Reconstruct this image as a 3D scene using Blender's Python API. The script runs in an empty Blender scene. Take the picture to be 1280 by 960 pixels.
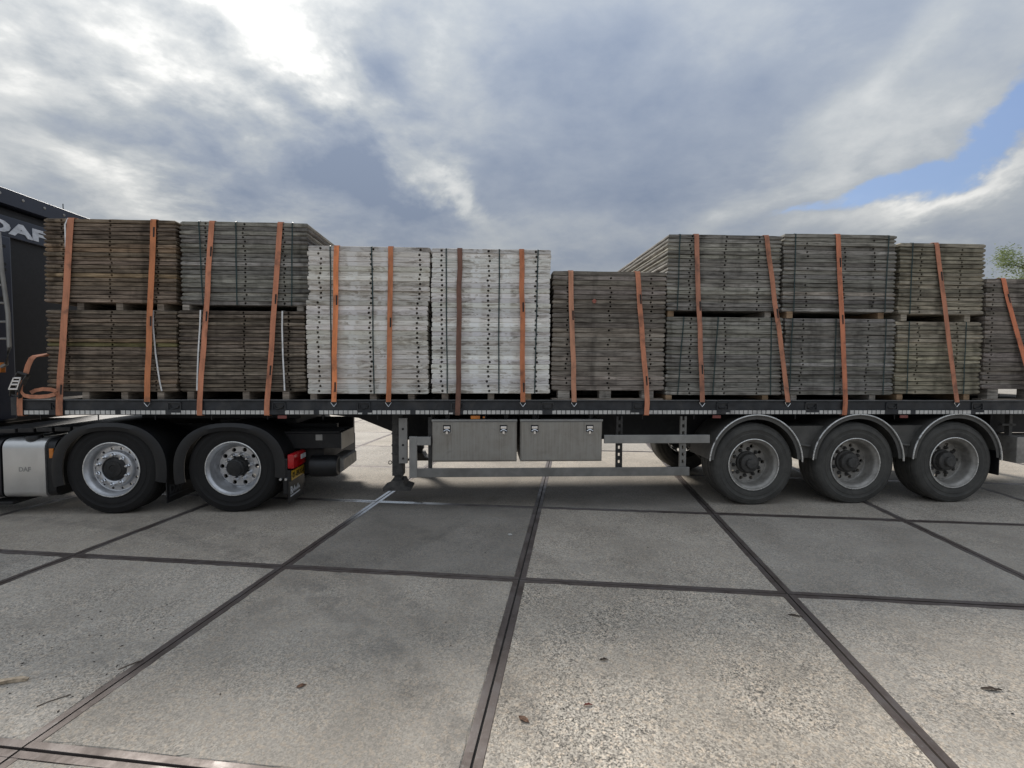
import bpy, bmesh, math, random
from mathutils import Vector, Matrix
R = math.radians
random.seed(7)
scene = bpy.context.scene
C = scene.collection

# ------------------------------------------------------------------ camera
cam_d = bpy.data.cameras.new('camera'); cam = bpy.data.objects.new('camera', cam_d); C.objects.link(cam)
cam.location = (0, 0, 1.70); cam.rotation_euler = (R(90 - 2.286), 0, 0)
cam_d.sensor_width = 36.0; cam_d.lens = 621.0 / 1280 * 36.0
cam_d.clip_start = 0.05; cam_d.clip_end = 3000
scene.camera = cam
scene.view_settings.view_transform = 'Standard'; scene.view_settings.look = 'None'
scene.view_settings.gamma = 1.0; scene.view_settings.exposure = 1.18
scene.view_settings.use_curve_mapping = False

SUN_AZ, SUN_EL = -30.7, 39.5
# ------------------------------------------------------------------ node helper
class NT:
    def __init__(s, nt): s.nt = nt
    def new(s, t, **kw):
        n = s.nt.nodes.new(t)
        for k, v in kw.items(): setattr(n, k, v)
        return n
    def put(s, sock, v):
        if isinstance(v, bpy.types.NodeSocket): s.nt.links.new(v, sock)
        elif v is not None: sock.default_value = v
    def m(s, op, a, b=None, c=None, clamp=False):
        n = s.new('ShaderNodeMath', operation=op, use_clamp=clamp)
        for i, x in enumerate((a, b, c)): s.put(n.inputs[i], x)
        return n.outputs[0]
    def vm(s, op, a, b=None):
        n = s.new('ShaderNodeVectorMath', operation=op); s.put(n.inputs[0], a); s.put(n.inputs[1], b)
        return n.outputs[0]
    def noise(s, vec, scale, detail=4, rough=.5, dist=0.0, col=False):
        n = s.new('ShaderNodeTexNoise'); s.put(n.inputs['Vector'], vec); n.inputs['Scale'].default_value = scale
        n.inputs['Detail'].default_value = detail; n.inputs['Roughness'].default_value = rough; n.inputs['Distortion'].default_value = dist
        return n.outputs['Color' if col else 'Fac']
    def vor(s, vec, scale, out='Color'):
        n = s.new('ShaderNodeTexVoronoi'); s.put(n.inputs['Vector'], vec); n.inputs['Scale'].default_value = scale
        return n.outputs[out]
    def ramp(s, fac, stops):
        n = s.new('ShaderNodeValToRGB'); s.put(n.inputs[0], fac); cr = n.color_ramp
        while len(cr.elements) < len(stops): cr.elements.new(.5)
        for e, (p, c) in zip(cr.elements, stops):
            e.position = p; e.color = (c, c, c, 1) if isinstance(c, (int, float)) else (*c, 1)
        return n.outputs['Color']
    def mix(s, fac, a, b, mode='MIX'):
        n = s.new('ShaderNodeMix', data_type='RGBA', blend_type=mode)
        s.put(n.inputs[0], fac)
        for i, x in ((6, a), (7, b)):
            if isinstance(x, tuple) and len(x) == 3: x = (*x, 1)
            s.put(n.inputs[i], x)
        return n.outputs[2]
    def mapping(s, vec, sc):
        return s.vm('MULTIPLY', vec, sc)
    def sep(s, vec):
        n = s.new('ShaderNodeSeparateXYZ'); s.put(n.inputs[0], vec); return n.outputs
    def comb(s, x, y, z):
        n = s.new('ShaderNodeCombineXYZ'); s.put(n.inputs[0], x); s.put(n.inputs[1], y); s.put(n.inputs[2], z); return n.outputs[0]
    def smooth(s, v, a, b, lo=0., hi=1.):
        n = s.new('ShaderNodeMapRange', interpolation_type='SMOOTHSTEP'); s.put(n.inputs[0], v)
        for i, x in enumerate((a, b, lo, hi)): n.inputs[i + 1].default_value = x
        return n.outputs[0]

# ------------------------------------------------------------------ world: broken cloud over a blue sky
w = bpy.data.worlds.new('World'); scene.world = w; w.use_nodes = True
w.cycles.sampling_method = 'MANUAL'; w.cycles.sample_map_resolution = 512
nt = w.node_tree; nt.nodes.clear(); n = NT(nt)
out = n.new('ShaderNodeOutputWorld'); bg = n.new('ShaderNodeBackground'); bg.inputs['Strength'].default_value = 0.1
nt.links.new(bg.outputs[0], out.inputs[0])
sky = n.new('ShaderNodeTexSky', sky_type='NISHITA', sun_disc=False)
sky.sun_elevation = R(SUN_EL); sky.sun_rotation = R(SUN_AZ % 360); sky.air_density = 1.0; sky.dust_density = 0.6
tc = n.new('ShaderNodeTexCoord'); d = n.vm('NORMALIZE', tc.outputs['Generated']); X, Y, Z = n.sep(d)
az = n.m('MULTIPLY', n.m('ARCTAN2', X, Y), 57.2958); el = n.m('MULTIPLY', n.m('ARCSINE', Z), 57.2958)
den = n.m('ADD', n.m('MAXIMUM', Z, 0.0), 0.22)
pv = n.comb(n.m('DIVIDE', X, den), n.m('DIVIDE', Y, den), 0.0)
wr = n.noise(pv, 1.7, 6, .60, .3, col=True); wx, wy, wz = n.sep(wr)
wr2 = n.noise(d, 3.0, 3, .58, 0.0, col=True); vx, vy, vz = n.sep(wr2)
az2 = n.m('ADD', az, n.m('ADD', n.m('MULTIPLY', n.m('SUBTRACT', wx, .5), 20.0), n.m('MULTIPLY', n.m('SUBTRACT', vx, .5), 16.0)))
el2 = n.m('ADD', el, n.m('ADD', n.m('MULTIPLY', n.m('SUBTRACT', wy, .5), 11.0), n.m('MULTIPLY', n.m('SUBTRACT', vy, .5), 9.0)))
def gauss(a0, e0, sa, se, rot, amp, A=None, E=None):
    A = A or az2; E = E or el2
    da = n.m('SUBTRACT', A, a0); de = n.m('SUBTRACT', E, e0); c, s_ = math.cos(R(rot)), math.sin(R(rot))
    p = n.m('ADD', n.m('MULTIPLY', da, c / sa), n.m('MULTIPLY', de, s_ / sa))
    q = n.m('ADD', n.m('MULTIPLY', da, -s_ / se), n.m('MULTIPLY', de, c / se))
    r2 = n.m('ADD', n.m('MULTIPLY', p, p), n.m('MULTIPLY', q, q))
    return n.m('MULTIPLY', n.m('EXPONENT', n.m('MULTIPLY', r2, -1.0)), amp)
def total(lst):
    t = lst[0]
    for x in lst[1:]: t = n.m('ADD', t, x)
    return t
fine = n.m('ADD', .5, n.m('MULTIPLY', n.m('SUBTRACT', n.m('ADD', n.noise(pv, 3.4, 7, .6, .2), n.noise(n.vm('MULTIPLY', d, (1., 1., 1.8)), 6.5, 8, .58, .1)), 1.0), .68)); big = wz
near_sun = gauss(-31, 27, 26, 15, 0, 1.0, az, el)           # backlit cloud is thinner and more broken towards the sun
famp = n.m('ADD', .46, n.m('MULTIPLY', near_sun, 1.0))
bright = total([n.m('MULTIPLY', n.m('SUBTRACT', fine, .5), famp), n.m('MULTIPLY', n.m('SUBTRACT', big, .5), 0.50), n.m('ADD', 0.31, 0.0), n.m('MULTIPLY', near_sun, .12),
    gauss(-31, 37, 13, 5.5, 0, .32), gauss(-38, 25.5, 20, 4.0, 8, .20), gauss(-35, 15.6, 17, 2.3, -16, .34), gauss(-11.5, 22.5, 7, 1.7, -38, .30), gauss(-6.5, 18.0, 3.5, 1.6, -30, .32), gauss(-20, 29, 9, 1.6, -22, .26),
    gauss(-23, 20.5, 15, 4.8, -8, -.27), gauss(-10, 18.5, 9, 3.5, -16, -.13), gauss(-26, 28, 5, 1.6, -8, -.26), gauss(-43, 19, 6, 2.0, 0, -.26), gauss(-14.5, 27, 6, 5, -20, -.22),
    gauss(12, 22, 24, 9, 8, -.21), gauss(2, 31, 14, 5, 0, -.12), gauss(16, 18, 14, 3, 10, -.06), gauss(29, 17.0, 9, 2.2, 30, .20), gauss(35, 25, 12, 2.4, 33, .16), gauss(22, 30, 10, 3, 10, .10), gauss(6, 14.5, 14, 2.6, 0, .14), gauss(41.5, 14.8, 9, 1.2, 14, .32)])
cloud = n.ramp(bright, [(0.0, (1.02, 1.24, 1.66)), (.20, (1.40, 1.60, 1.94)), (.38, (1.95, 2.10, 2.26)), (.56, (2.9, 2.97, 2.98)), (.74, (4.6, 4.55, 4.4)), (1.0, (8.2, 7.8, 7.2))])
gap = total([gauss(40.5, 17.6, 8.0, 2.1, 26, .95), gauss(46.5, 20.5, 5.5, 2.6, 20, .70), gauss(34.5, 15.4, 5.0, 1.0, 20, .62), n.m('MULTIPLY', n.m('SUBTRACT', fine, .5), -1.1)])
gapf = n.smooth(gap, .26, .85, 0.0, .86)
skyc = n.mix(1.0, sky.outputs[0], (.58, .57, .62), 'MULTIPLY')
cie = n.m('ADD', .64, n.m('MULTIPLY', n.m('MAXIMUM', Z, 0.0), 1.28))      # overcast sky brightens from horizon to zenith
allc = n.mix(1.0, n.mix(gapf, cloud, skyc), n.comb(cie, cie, cie), 'MULTIPLY')
nt.links.new(allc, bg.inputs['Color'])

sd = bpy.data.lights.new('sun', 'SUN'); sd.energy = 1.75; sd.angle = R(11); sd.color = (1.0, .95, .88)
sun = bpy.data.objects.new('sun', sd); C.objects.link(sun)
sdir = Vector((math.sin(R(SUN_AZ)) * math.cos(R(SUN_EL)), math.cos(R(SUN_AZ)) * math.cos(R(SUN_EL)), math.sin(R(SUN_EL))))
sun.rotation_euler = sdir.to_track_quat('Z', 'Y').to_euler(); sun.location = (0, 0, 30)

# ------------------------------------------------------------------ materials
MAT = {}
def mat(name):
    m = bpy.data.materials.new(name); m.use_nodes = True; MAT[name] = m
    t = NT(m.node_tree); b = m.node_tree.nodes['Principled BSDF']
    return m, t, b
def bump(t, b, h, strength=.3, dist=.01):
    x = t.new('ShaderNodeBump'); x.inputs['Strength'].default_value = strength; x.inputs['Distance'].default_value = dist
    t.put(x.inputs['Height'], h); t.put(b.inputs['Normal'], x.outputs[0])
def ocoord(t): return t.new('ShaderNodeTexCoord').outputs['Object']
def simple(name, col, rough=.5, metal=0., var=.25, scale=14., dirt=None, dirtamt=.5, bmp=0., spec=None):
    m, t, b = mat(name); rn = t.m('MULTIPLY', t.new('ShaderNodeObjectInfo').outputs['Random'], 9.); o = t.vm('ADD', ocoord(t), t.comb(rn, rn, rn))
    f = t.noise(o, scale, 6, .6); lo = tuple(c * (1 - var) for c in col); hi = tuple(min(1, c * (1 + var)) for c in col)
    c = t.ramp(f, [(.3, lo), (.7, hi)])
    if dirt:
        g = t.noise(o, scale * .35, 7, .65, .4); c = t.mix(t.smooth(g, .45, .7, 0., dirtamt), c, dirt)
    t.put(b.inputs['Base Color'], c); b.inputs['Metallic'].default_value = metal
    t.put(b.inputs['Roughness'], t.m('ADD', rough - .08, t.m('MULTIPLY', t.noise(o, scale * 2.3, 4), .16)))
    if spec is not None: b.inputs['Specular IOR Level'].default_value = spec
    if bmp: bump(t, b, t.noise(o, scale * 4, 5), bmp, .004)
    return m

def wood(name, dark, mid, light, white=0.0):
    m, t, b = mat(name); o = ocoord(t)
    oi = t.new('ShaderNodeObjectInfo'); rnd = oi.outputs['Random']
    off = t.comb(t.m('MULTIPLY', rnd, 37.), t.m('MULTIPLY', rnd, 91.), t.m('MULTIPLY', rnd, 53.))
    p = t.vm('ADD', o, off)
    g = t.noise(t.mapping(p, (3.2, 3.2, 95.)), 1.0, 7, .65, .25)
    g2 = t.noise(t.mapping(p, (7., 7., 40.)), 1.0, 5, .6)
    blot = t.noise(t.mapping(p, (4.5, 4.5, 14.)), 1.0, 6, .65, .5)
    c = t.ramp(t.m('ADD', t.m('MULTIPLY', g, .6), t.m('MULTIPLY', blot, .4)), [(.36, dark), (.5, mid), (.65, light)])
    c = t.mix(t.smooth(g2, .58, .72, 0., .55), c, tuple(x * .35 for x in dark))
    # water stains running down through the whole stack (follow the board's length, not its height)
    ox, oy, oz = t.sep(o); st = t.noise(t.comb(t.m('MULTIPLY', ox, 4.2), t.m('MULTIPLY', t.m('FLOOR', t.m('MULTIPLY', oi.outputs['Alpha'], 40.)), 3.7), t.m('MULTIPLY', rnd, .5)), 1.0, 5, .6)
    c = t.mix(t.smooth(st, .5, .68, 0., .62), c, tuple(x * (.9 if white else .42) for x in dark))
    if white:
        cov = t.noise(t.mapping(p, (5., 5., 22.)), 1.0, 7, .7, .6)
        lvl = t.m('SUBTRACT', t.m('ADD', cov, t.m('MULTIPLY', t.m('SUBTRACT', rnd, .5), .07)), 0.)
        w1 = t.smooth(lvl, .38, .52, .0, .9)
        axx = t.m('ABSOLUTE', ox); band = t.smooth(t.m('ABSOLUTE', t.m('SUBTRACT', axx, t.m('ADD', .155, t.m('MULTIPLY', rnd, .05)))), .075, .035)
        bl = t.noise(t.mapping(p, (16., 16., 30.)), 1., 3, .5)
        w2 = t.m('MULTIPLY', band, t.smooth(t.m('ADD', bl, t.m('MULTIPLY', t.m('FRACT', t.m('MULTIPLY', rnd, 17.)), .14)), .46, .54))
        c = t.mix(t.m('MULTIPLY', w1, white), c, t.ramp(g, [(.34, (.50, .49, .475)), (.56, (.82, .815, .80))]))
        c = t.mix(t.m('MULTIPLY', w2, .85), c, (.80, .81, .82))
        ez = t.m('MULTIPLY', t.smooth(oz, .0455, .0505), t.smooth(t.noise(t.mapping(p, (6., 6., 1.)), 1., 4), .38, .55)); c = t.mix(t.m('MULTIPLY', ez, .9), c, (.82, .81, .80))
    c = t.mix(1.0, c, oi.outputs['Color'], 'MULTIPLY')
    c = t.mix(1.0, c, t.ramp(rnd, [(0., .88), (1., 1.10)] if white else [(0., .72), (1., 1.25)]), 'MULTIPLY')
    t.put(b.inputs['Base Color'], c); b.inputs['Roughness'].default_value = .86; b.inputs['Specular IOR Level'].default_value = .25
    bump(t, b, t.m('ADD', t.m('MULTIPLY', g, .8), t.m('MULTIPLY', blot, .4)), .55, .006)
    return m
wood('wood_brown', (.045, .037, .030), (.165, .138, .112), (.36, .305, .25))
wood('wood_grey', (.082, .077, .070), (.250, .238, .219), (.455, .435, .405))
wood('wood_umber', (.070, .060, .051), (.205, .180, .154), (.38, .34, .295))
wood('wood_olive', (.080, .073, .060), (.25, .234, .200), (.48, .445, .375))
wood('wood_white', (.22, .20, .18), (.45, .42, .385), (.62, .59, .55), white=1.0)
wood('wood_raw', (.14, .09, .06), (.32, .23, .15), (.45, .34, .23))

simple('rail_paint', (.022, .025, .030), .50, var=.45, scale=9, dirt=(.085, .082, .078), dirtamt=.5, bmp=.15)
simple('rail_lip', (.20, .205, .21), .45, .3, dirt=(.08, .08, .08))
simple('tape', (.62, .61, .58), .45, var=.2, scale=11, dirt=(.20, .195, .19), dirtamt=.6)
simple('chassis', (.012, .012, .013), .6, dirt=(.04, .038, .035))
simple('black_plastic', (.0085, .009, .0105), .42, var=.3, scale=5, dirt=(.020, .019, .018), dirtamt=.6, bmp=.05)
simple('cab_paint', (.026, .032, .052), .35, var=.1, scale=3)
simple('cab_dark', (.008, .008, .010), .6)
simple('fender_grey', (.098, .095, .088), .62, var=.3, scale=6, dirt=(.085, .08, .07), dirtamt=.5)
simple('trim', (.78, .78, .76), .28, .6, dirt=(.5, .49, .47))
simple('galv', (.335, .33, .315), .5, .45, var=.15, scale=7, dirt=(.23, .23, .22), dirtamt=.6)
simple('galv_dull', (.24, .235, .222), .55, .4, var=.2, scale=7, dirt=(.15, .145, .135), dirtamt=.6)
def box_steel():
    m, t, b = mat('box_steel'); o = ocoord(t)
    st = t.noise(t.mapping(o, (42., 42., 1.6)), 1., 6, .7); bl = t.noise(o, 5., 7, .65, .5); sc = t.noise(t.mapping(o, (4., 4., 90.)), 1., 3, .6)
    c = t.ramp(t.m('ADD', t.m('MULTIPLY', st, .5), t.m('MULTIPLY', bl, .5)), [(.32, (.25, .235, .21)), (.5, (.35, .335, .305)), (.68, (.42, .405, .375))])
    c = t.mix(t.smooth(bl, .58, .72, 0., .45), c, (.20, .185, .165)); c = t.mix(t.smooth(sc, .68, .74, 0., .35), c, (.55, .54, .52))
    t.put(b.inputs['Base Color'], c); b.inputs['Metallic'].default_value = .55; t.put(b.inputs['Roughness'], t.ramp(bl, [(.3, .36), (.7, .58)])); bump(t, b, st, .06, .003)
box_steel()
simple('chrome', (.75, .76, .78), .18, 1.0, var=.06)
simple('rim_silver', (.60, .61, .63), .34, .8, var=.12, dirt=(.32, .32, .32), dirtamt=.4)
simple('rim_dusty', (.36, .345, .32), .5, .4, var=.25, scale=12, dirt=(.17, .16, .145), dirtamt=.6)
simple('hub_dark', (.02, .02, .021), .5, .2, var=.4, scale=20, dirt=(.07, .065, .06))
simple('hub_dusty', (.055, .053, .05), .7, var=.4, scale=22, dirt=(.13, .12, .11))
simple('aluminium', (.62, .62, .61), .36, .85, var=.08, scale=4)
simple('red_lens', (.45, .008, .012), .18, spec=.6)
simple('clear_lens', (.75, .75, .75), .15)
simple('amber', (.62, .20, .03), .3)
simple('red_reflector', (.25, .07, .06), .4)
simple('plate_yellow', (.60, .36, .03), .4, dirt=(.3, .2, .05))
simple('ink', (.012, .012, .012), .6)
simple('lettering', (.62, .65, .70), .45)
simple('lettering_faint', (.06, .062, .066), .6)
simple('band_green', (.012, .035, .035), .4)
simple('white_cord', (.80, .80, .80), .5)
simple('dry_leaf', (.30, .18, .12), .8, var=.4, scale=60)
simple('red_leaf', (.33, .12, .09), .8, var=.4, scale=60)
simple('twig', (.13, .10, .08), .9, var=.4, scale=50)
simple('splinter', (.45, .36, .26), .8, var=.4, scale=40)
simple('crumb', (.07, .06, .052), .9, var=.6, scale=80)
simple('paint_white', (.55, .55, .52), .7, dirt=(.3, .29, .28), dirtamt=.8, scale=20)

def webbing(name, col):
    m, t, b = mat(name); o = ocoord(t); oi = t.new('ShaderNodeObjectInfo')
    f = t.noise(t.mapping(o, (14., 14., 3.)), 1., 6, .65)
    c = t.ramp(f, [(.3, tuple(x * .62 for x in col)), (.55, col), (.8, tuple(min(1, x * 1.15) for x in col))])
    c = t.mix(t.smooth(t.noise(o, 5.5, 5, .6, .3), .5, .72, 0., .6), c, (.10, .06, .045))
    c = t.mix(1., c, oi.outputs['Color'], 'MULTIPLY')
    t.put(b.inputs['Base Color'], c); b.inputs['Roughness'].default_value = .75
    bump(t, b, t.noise(t.mapping(o, (60., 60., 400.)), 1., 2), .3, .002)
webbing('web_orange', (.78, .275, .115)); webbing('web_rust', (.58, .245, .140)); webbing('web_brown', (.22, .110, .078))

def rubber(name, col, dust, amt):
    m, t, b = mat(name); o = ocoord(t); ox, oy, oz = t.sep(o)
    rad = t.m('SQRT', t.m('ADD', t.m('MULTIPLY', ox, ox), t.m('MULTIPLY', oz, oz)))
    rings = t.noise(t.comb(t.m('MULTIPLY', rad, 60.), 0., 0.), 1., 3)
    rn = t.m('MULTIPLY', t.new('ShaderNodeObjectInfo').outputs['Random'], 9.); f = t.noise(t.vm('ADD', o, t.comb(rn, rn, rn)), 6., 7, .68, .4)
    c = t.mix(t.smooth(t.m('ADD', t.m('MULTIPLY', f, .7), t.m('MULTIPLY', rings, .3)), .3, .7, amt * .35, amt), (*col, 1), (*dust, 1))
    t.put(b.inputs['Base Color'], c); b.inputs['Roughness'].default_value = .72; b.inputs['Specular IOR Level'].default_value = .35
    bump(t, b, t.m('ADD', rings, t.m('MULTIPLY', t.noise(o, 60., 3), .4)), .25, .004)
rubber('tyre_black', (.007, .007, .008), (.022, .021, .020), .6)
rubber('tyre_dusty', (.020, .020, .020), (.105, .102, .093), .85)

def concrete():
    m, t, b = mat('concrete'); o = ocoord(t); oi = t.new('ShaderNodeObjectInfo'); rnd = oi.outputs['Random']
    off = t.comb(t.m('MULTIPLY', rnd, 71.), t.m('MULTIPLY', rnd, 33.), 0.)
    p = t.vm('ADD', o, off); spk = t.sep(oi.outputs['Color'])[0]     # red = how far the aggregate is exposed, green = tone
    tone = t.sep(oi.outputs['Color'])[1]
    vc = t.sep(t.vor(p, 135.))[0]; vc2 = t.sep(t.vor(p, 66.))[1]
    fine_ = t.noise(p, 240., 3, .6)
    base = t.ramp(t.noise(p, 1.4, 8, .62, .3), [(.3, (.300, .276, .242)), (.55, (.390, .362, .322)), (.75, (.455, .425, .380))])
    sp = t.m('ADD', t.m('MULTIPLY', t.m('SUBTRACT', vc, .5), 1.0), t.m('ADD', t.m('MULTIPLY', t.m('SUBTRACT', vc2, .5), .45), t.m('MULTIPLY', t.m('SUBTRACT', fine_, .5), .8)))
    patch = t.smooth(t.noise(p, 2.1, 5, .6), .35, .65, .55, 1.15)
    k = t.m('ADD', 1.0, t.m('MULTIPLY', sp, t.m('MULTIPLY', t.m('MULTIPLY', t.m('ADD', t.m('MULTIPLY', spk, .75), .28), patch), 1.1)))
    c = t.mix(1.0, base, t.comb(k, k, k), 'MULTIPLY')
    c = t.mix(t.sep(oi.outputs['Color'])[2], c, t.mix(1.0, c, (1.05, .975, .87), 'MULTIPLY'))
    warm = t.mix(t.smooth(vc2, .55, .95, 0., .5), (1., 1., 1.), (1.08, .97, .86)); c = t.mix(1.0, c, warm, 'MULTIPLY')
    # scuffs, oil spots and faint streaks
    c = t.mix(t.smooth(t.noise(t.mapping(p, (.7, 5.5, 1.)), 1.0, 7, .7, .6), .60, .78, 0., .45), c, (.225, .205, .185))
    c = t.mix(t.smooth(t.noise(p, 9., 4, .55), .70, .76, 0., .5), c, (.17, .16, .15))
    c = t.mix(t.smooth(t.noise(t.mapping(p, (1.3, 9., 1.)), 1.0, 8, .7, .8), .64, .74, 0., .30), c, (.56, .55, .53))
    # faint curved darker bands, broken up by noise
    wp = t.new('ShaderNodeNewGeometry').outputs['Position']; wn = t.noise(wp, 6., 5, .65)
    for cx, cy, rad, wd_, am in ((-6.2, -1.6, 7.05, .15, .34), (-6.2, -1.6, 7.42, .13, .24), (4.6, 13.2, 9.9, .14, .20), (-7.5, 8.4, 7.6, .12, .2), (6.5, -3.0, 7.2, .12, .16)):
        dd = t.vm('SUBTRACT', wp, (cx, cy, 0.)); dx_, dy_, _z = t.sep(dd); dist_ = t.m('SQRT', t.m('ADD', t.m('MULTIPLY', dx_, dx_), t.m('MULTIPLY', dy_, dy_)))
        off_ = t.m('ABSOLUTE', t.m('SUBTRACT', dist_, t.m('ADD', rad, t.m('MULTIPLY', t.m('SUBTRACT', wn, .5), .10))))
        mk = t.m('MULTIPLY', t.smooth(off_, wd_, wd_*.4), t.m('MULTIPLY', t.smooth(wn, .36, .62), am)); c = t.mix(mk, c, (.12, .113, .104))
    c = t.mix(1.0, c, t.comb(tone, tone, tone), 'MULTIPLY')
    t.put(b.inputs['Base Color'], c); b.inputs['Roughness'].default_value = .78; b.inputs['Specular IOR Level'].default_value = .35
    bump(t, b, t.m('ADD', t.m('MULTIPLY', vc, t.m('MULTIPLY', spk, .8)), t.m('MULTIPLY', fine_, .5)), .55, .004)
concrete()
def steel_edge():
    m, t, b = mat('edge_steel'); o = ocoord(t); rnd = t.new('ShaderNodeObjectInfo').outputs['Random']
    p = t.vm('ADD', o, t.comb(t.m('MULTIPLY', rnd, 41.), t.m('MULTIPLY', rnd, 17.), 0.))
    f = t.noise(p, 4., 8, .65, .4)
    c = t.ramp(f, [(.3, (.072, .055, .047)), (.5, (.125, .103, .094)), (.72, (.175, .158, .152))])
    c = t.mix(t.smooth(t.noise(p, 40., 4), .6, .75, 0., .6), c, (.20, .19, .18))
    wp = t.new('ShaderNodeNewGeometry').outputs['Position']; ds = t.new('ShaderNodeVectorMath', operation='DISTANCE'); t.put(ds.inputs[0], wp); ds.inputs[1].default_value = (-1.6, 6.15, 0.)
    pol = t.smooth(t.m('ADD', ds.outputs['Value'], t.m('MULTIPLY', t.m('SUBTRACT', f, .5), .6)), 1.0, .45)      # sky reflection painted in here: paler, smoother steel round one spot
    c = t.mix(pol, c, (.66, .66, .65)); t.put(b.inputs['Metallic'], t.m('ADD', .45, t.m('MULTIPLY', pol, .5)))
    t.put(b.inputs['Base Color'], c)
    t.put(b.inputs['Roughness'], t.m('SUBTRACT', t.sep(t.ramp(f, [(.3, .62), (.7, .40)]))[0], t.m('MULTIPLY', pol, .24))); bump(t, b, t.noise(p, 30., 5), .3, .003)
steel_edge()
simple('joint_dirt', (.035, .032, .029), .95, var=.5, scale=30)
def leafmat():
    m, t, b = mat('leaf'); o = ocoord(t)
    t.put(b.inputs['Base Color'], t.ramp(t.noise(o, 1.6, 4), [(.3, (.11, .15, .045)), (.7, (.25, .29, .11))])); b.inputs['Roughness'].default_value = .6
    tr = t.new('ShaderNodeBsdfTranslucent'); tr.inputs[0].default_value = (.26, .32, .10, 1)
    mx = t.new('ShaderNodeMixShader'); mx.inputs[0].default_value = .4
    m.node_tree.links.new(b.outputs[0], mx.inputs[1]); m.node_tree.links.new(tr.outputs[0], mx.inputs[2])
    m.node_tree.links.new(mx.outputs[0], m.node_tree.nodes['Material Output'].inputs[0])
leafmat(); simple('bark', (.09, .07, .055), .9, var=.4, scale=8, bmp=.4)

# ------------------------------------------------------------------ mesh helpers
def box(bm, a, b, bev=0.0):
    (x0, y0, z0), (x1, y1, z1) = a, b
    v = [bm.verts.new(p) for p in ((x0,y0,z0),(x1,y0,z0),(x1,y1,z0),(x0,y1,z0),(x0,y0,z1),(x1,y0,z1),(x1,y1,z1),(x0,y1,z1))]
    f = [bm.faces.new([v[i] for i in q]) for q in ((3,2,1,0),(4,5,6,7),(0,1,5,4),(1,2,6,5),(2,3,7,6),(3,0,4,7))]
    if bev:
        es = {e for q in f for e in q.edges}
        bmesh.ops.bevel(bm, geom=list(es), offset=bev, segments=2, affect='EDGES', profile=.6)
def prism(bm, poly, y0, y1):                      # polygon in x,z pushed along y
    a = [bm.verts.new((x, y0, z)) for x, z in poly]; b = [bm.verts.new((x, y1, z)) for x, z in poly]; k = len(poly)
    bm.faces.new(a); bm.faces.new(b[::-1])
    for i in range(k): bm.faces.new((a[i], b[i], b[(i+1) % k], a[(i+1) % k]))
def prism_x(bm, poly, x0, x1):                    # polygon in y,z pushed along x
    a = [bm.verts.new((x0, y, z)) for y, z in poly]; b = [bm.verts.new((x1, y, z)) for y, z in poly]; k = len(poly)
    bm.faces.new(a[::-1]); bm.faces.new(b)
    for i in range(k): bm.faces.new((a[i], a[(i+1) % k], b[(i+1) % k], b[i]))
def lathe(bm, prof, seg=48, closed=False):        # profile (r, y) turned round the y axis
    rings = []
    for r, y in prof:
        if r < 1e-5: rings.append([bm.verts.new((0, y, 0))])
        else: rings.append([bm.verts.new((r * math.cos(2*math.pi*k/seg), y, r * math.sin(2*math.pi*k/seg))) for k in range(seg)])
    pairs = list(zip(rings, rings[1:])) + ([(rings[-1], rings[0])] if closed else [])
    for a, b in pairs:
        for k in range(seg):
            k2 = (k + 1) % seg
            q = [a[k % len(a)], a[k2 % len(a)], b[k2 % len(b)], b[k % len(b)]]
            u = []
            for x in q:
                if x not in u: u.append(x)
            if len(u) > 2: bm.faces.new(u)
def tube(bm, pts, r, seg=8, cap=True):
    pts = [Vector(p) for p in pts]; rings = []
    for i, p in enumerate(pts):
        t = (pts[min(i+1, len(pts)-1)] - pts[max(i-1, 0)]).normalized()
        up = Vector((0,0,1)) if abs(t.z) < .9 else Vector((1,0,0))
        a = t.cross(up).normalized(); b = t.cross(a); rr = r[i] if isinstance(r, (list, tuple)) else r
        rings.append([bm.verts.new(p + a*rr*math.cos(2*math.pi*k/seg) + b*rr*math.sin(2*math.pi*k/seg)) for k in range(seg)])
    for a, b in zip(rings, rings[1:]):
        for k in range(seg): bm.faces.new((a[k], a[(k+1) % seg], b[(k+1) % seg], b[k]))
    if cap: bm.faces.new(rings[0]); bm.faces.new(rings[-1][::-1])
def ribbon(bm, pts, wdir, width, th=.004):        # flat webbing along a path
    pts = [Vector(p) for p in pts]; rings = []
    for i, p in enumerate(pts):
        t = (pts[min(i+1, len(pts)-1)] - pts[max(i-1, 0)]).normalized()
        wv = Vector(wdir[i] if isinstance(wdir, list) else wdir); wv = (wv - t * wv.dot(t)).normalized(); nn = t.cross(wv)
        rings.append([bm.verts.new(p + wv*sx*width/2 + nn*sy*th/2) for sx, sy in ((-1,-1),(1,-1),(1,1),(-1,1))])
    for a, b in zip(rings, rings[1:]):
        for k in range(4): bm.faces.new((a[k], a[(k+1) % 4], b[(k+1) % 4], b[k]))
    bm.faces.new(rings[0][::-1]); bm.faces.new(rings[-1])
def B(): return bmesh.new()
def mesh(bm, name, m, smooth=False, angle=35):
    bmesh.ops.recalc_face_normals(bm, faces=bm.faces)
    me = bpy.data.meshes.new(name); 
    if smooth:
        lim = R(angle)
        for f in bm.faces: f.smooth = True
        for e in bm.edges: e.smooth = e.is_manifold and len(e.link_faces) == 2 and e.calc_face_angle(0) < lim
    bm.to_mesh(me); bm.free(); me.materials.append(MAT[m]); return me
def obj(name, bm, m, parent=None, loc=(0,0,0), rot=(0,0,0), smooth=False):
    me = bm if isinstance(bm, bpy.types.Mesh) else mesh(bm, name, m, smooth)
    o = bpy.data.objects.new(name, me); C.objects.link(o); o.location = loc; o.rotation_euler = rot
    if parent: o.parent = parent
    return o
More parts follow.
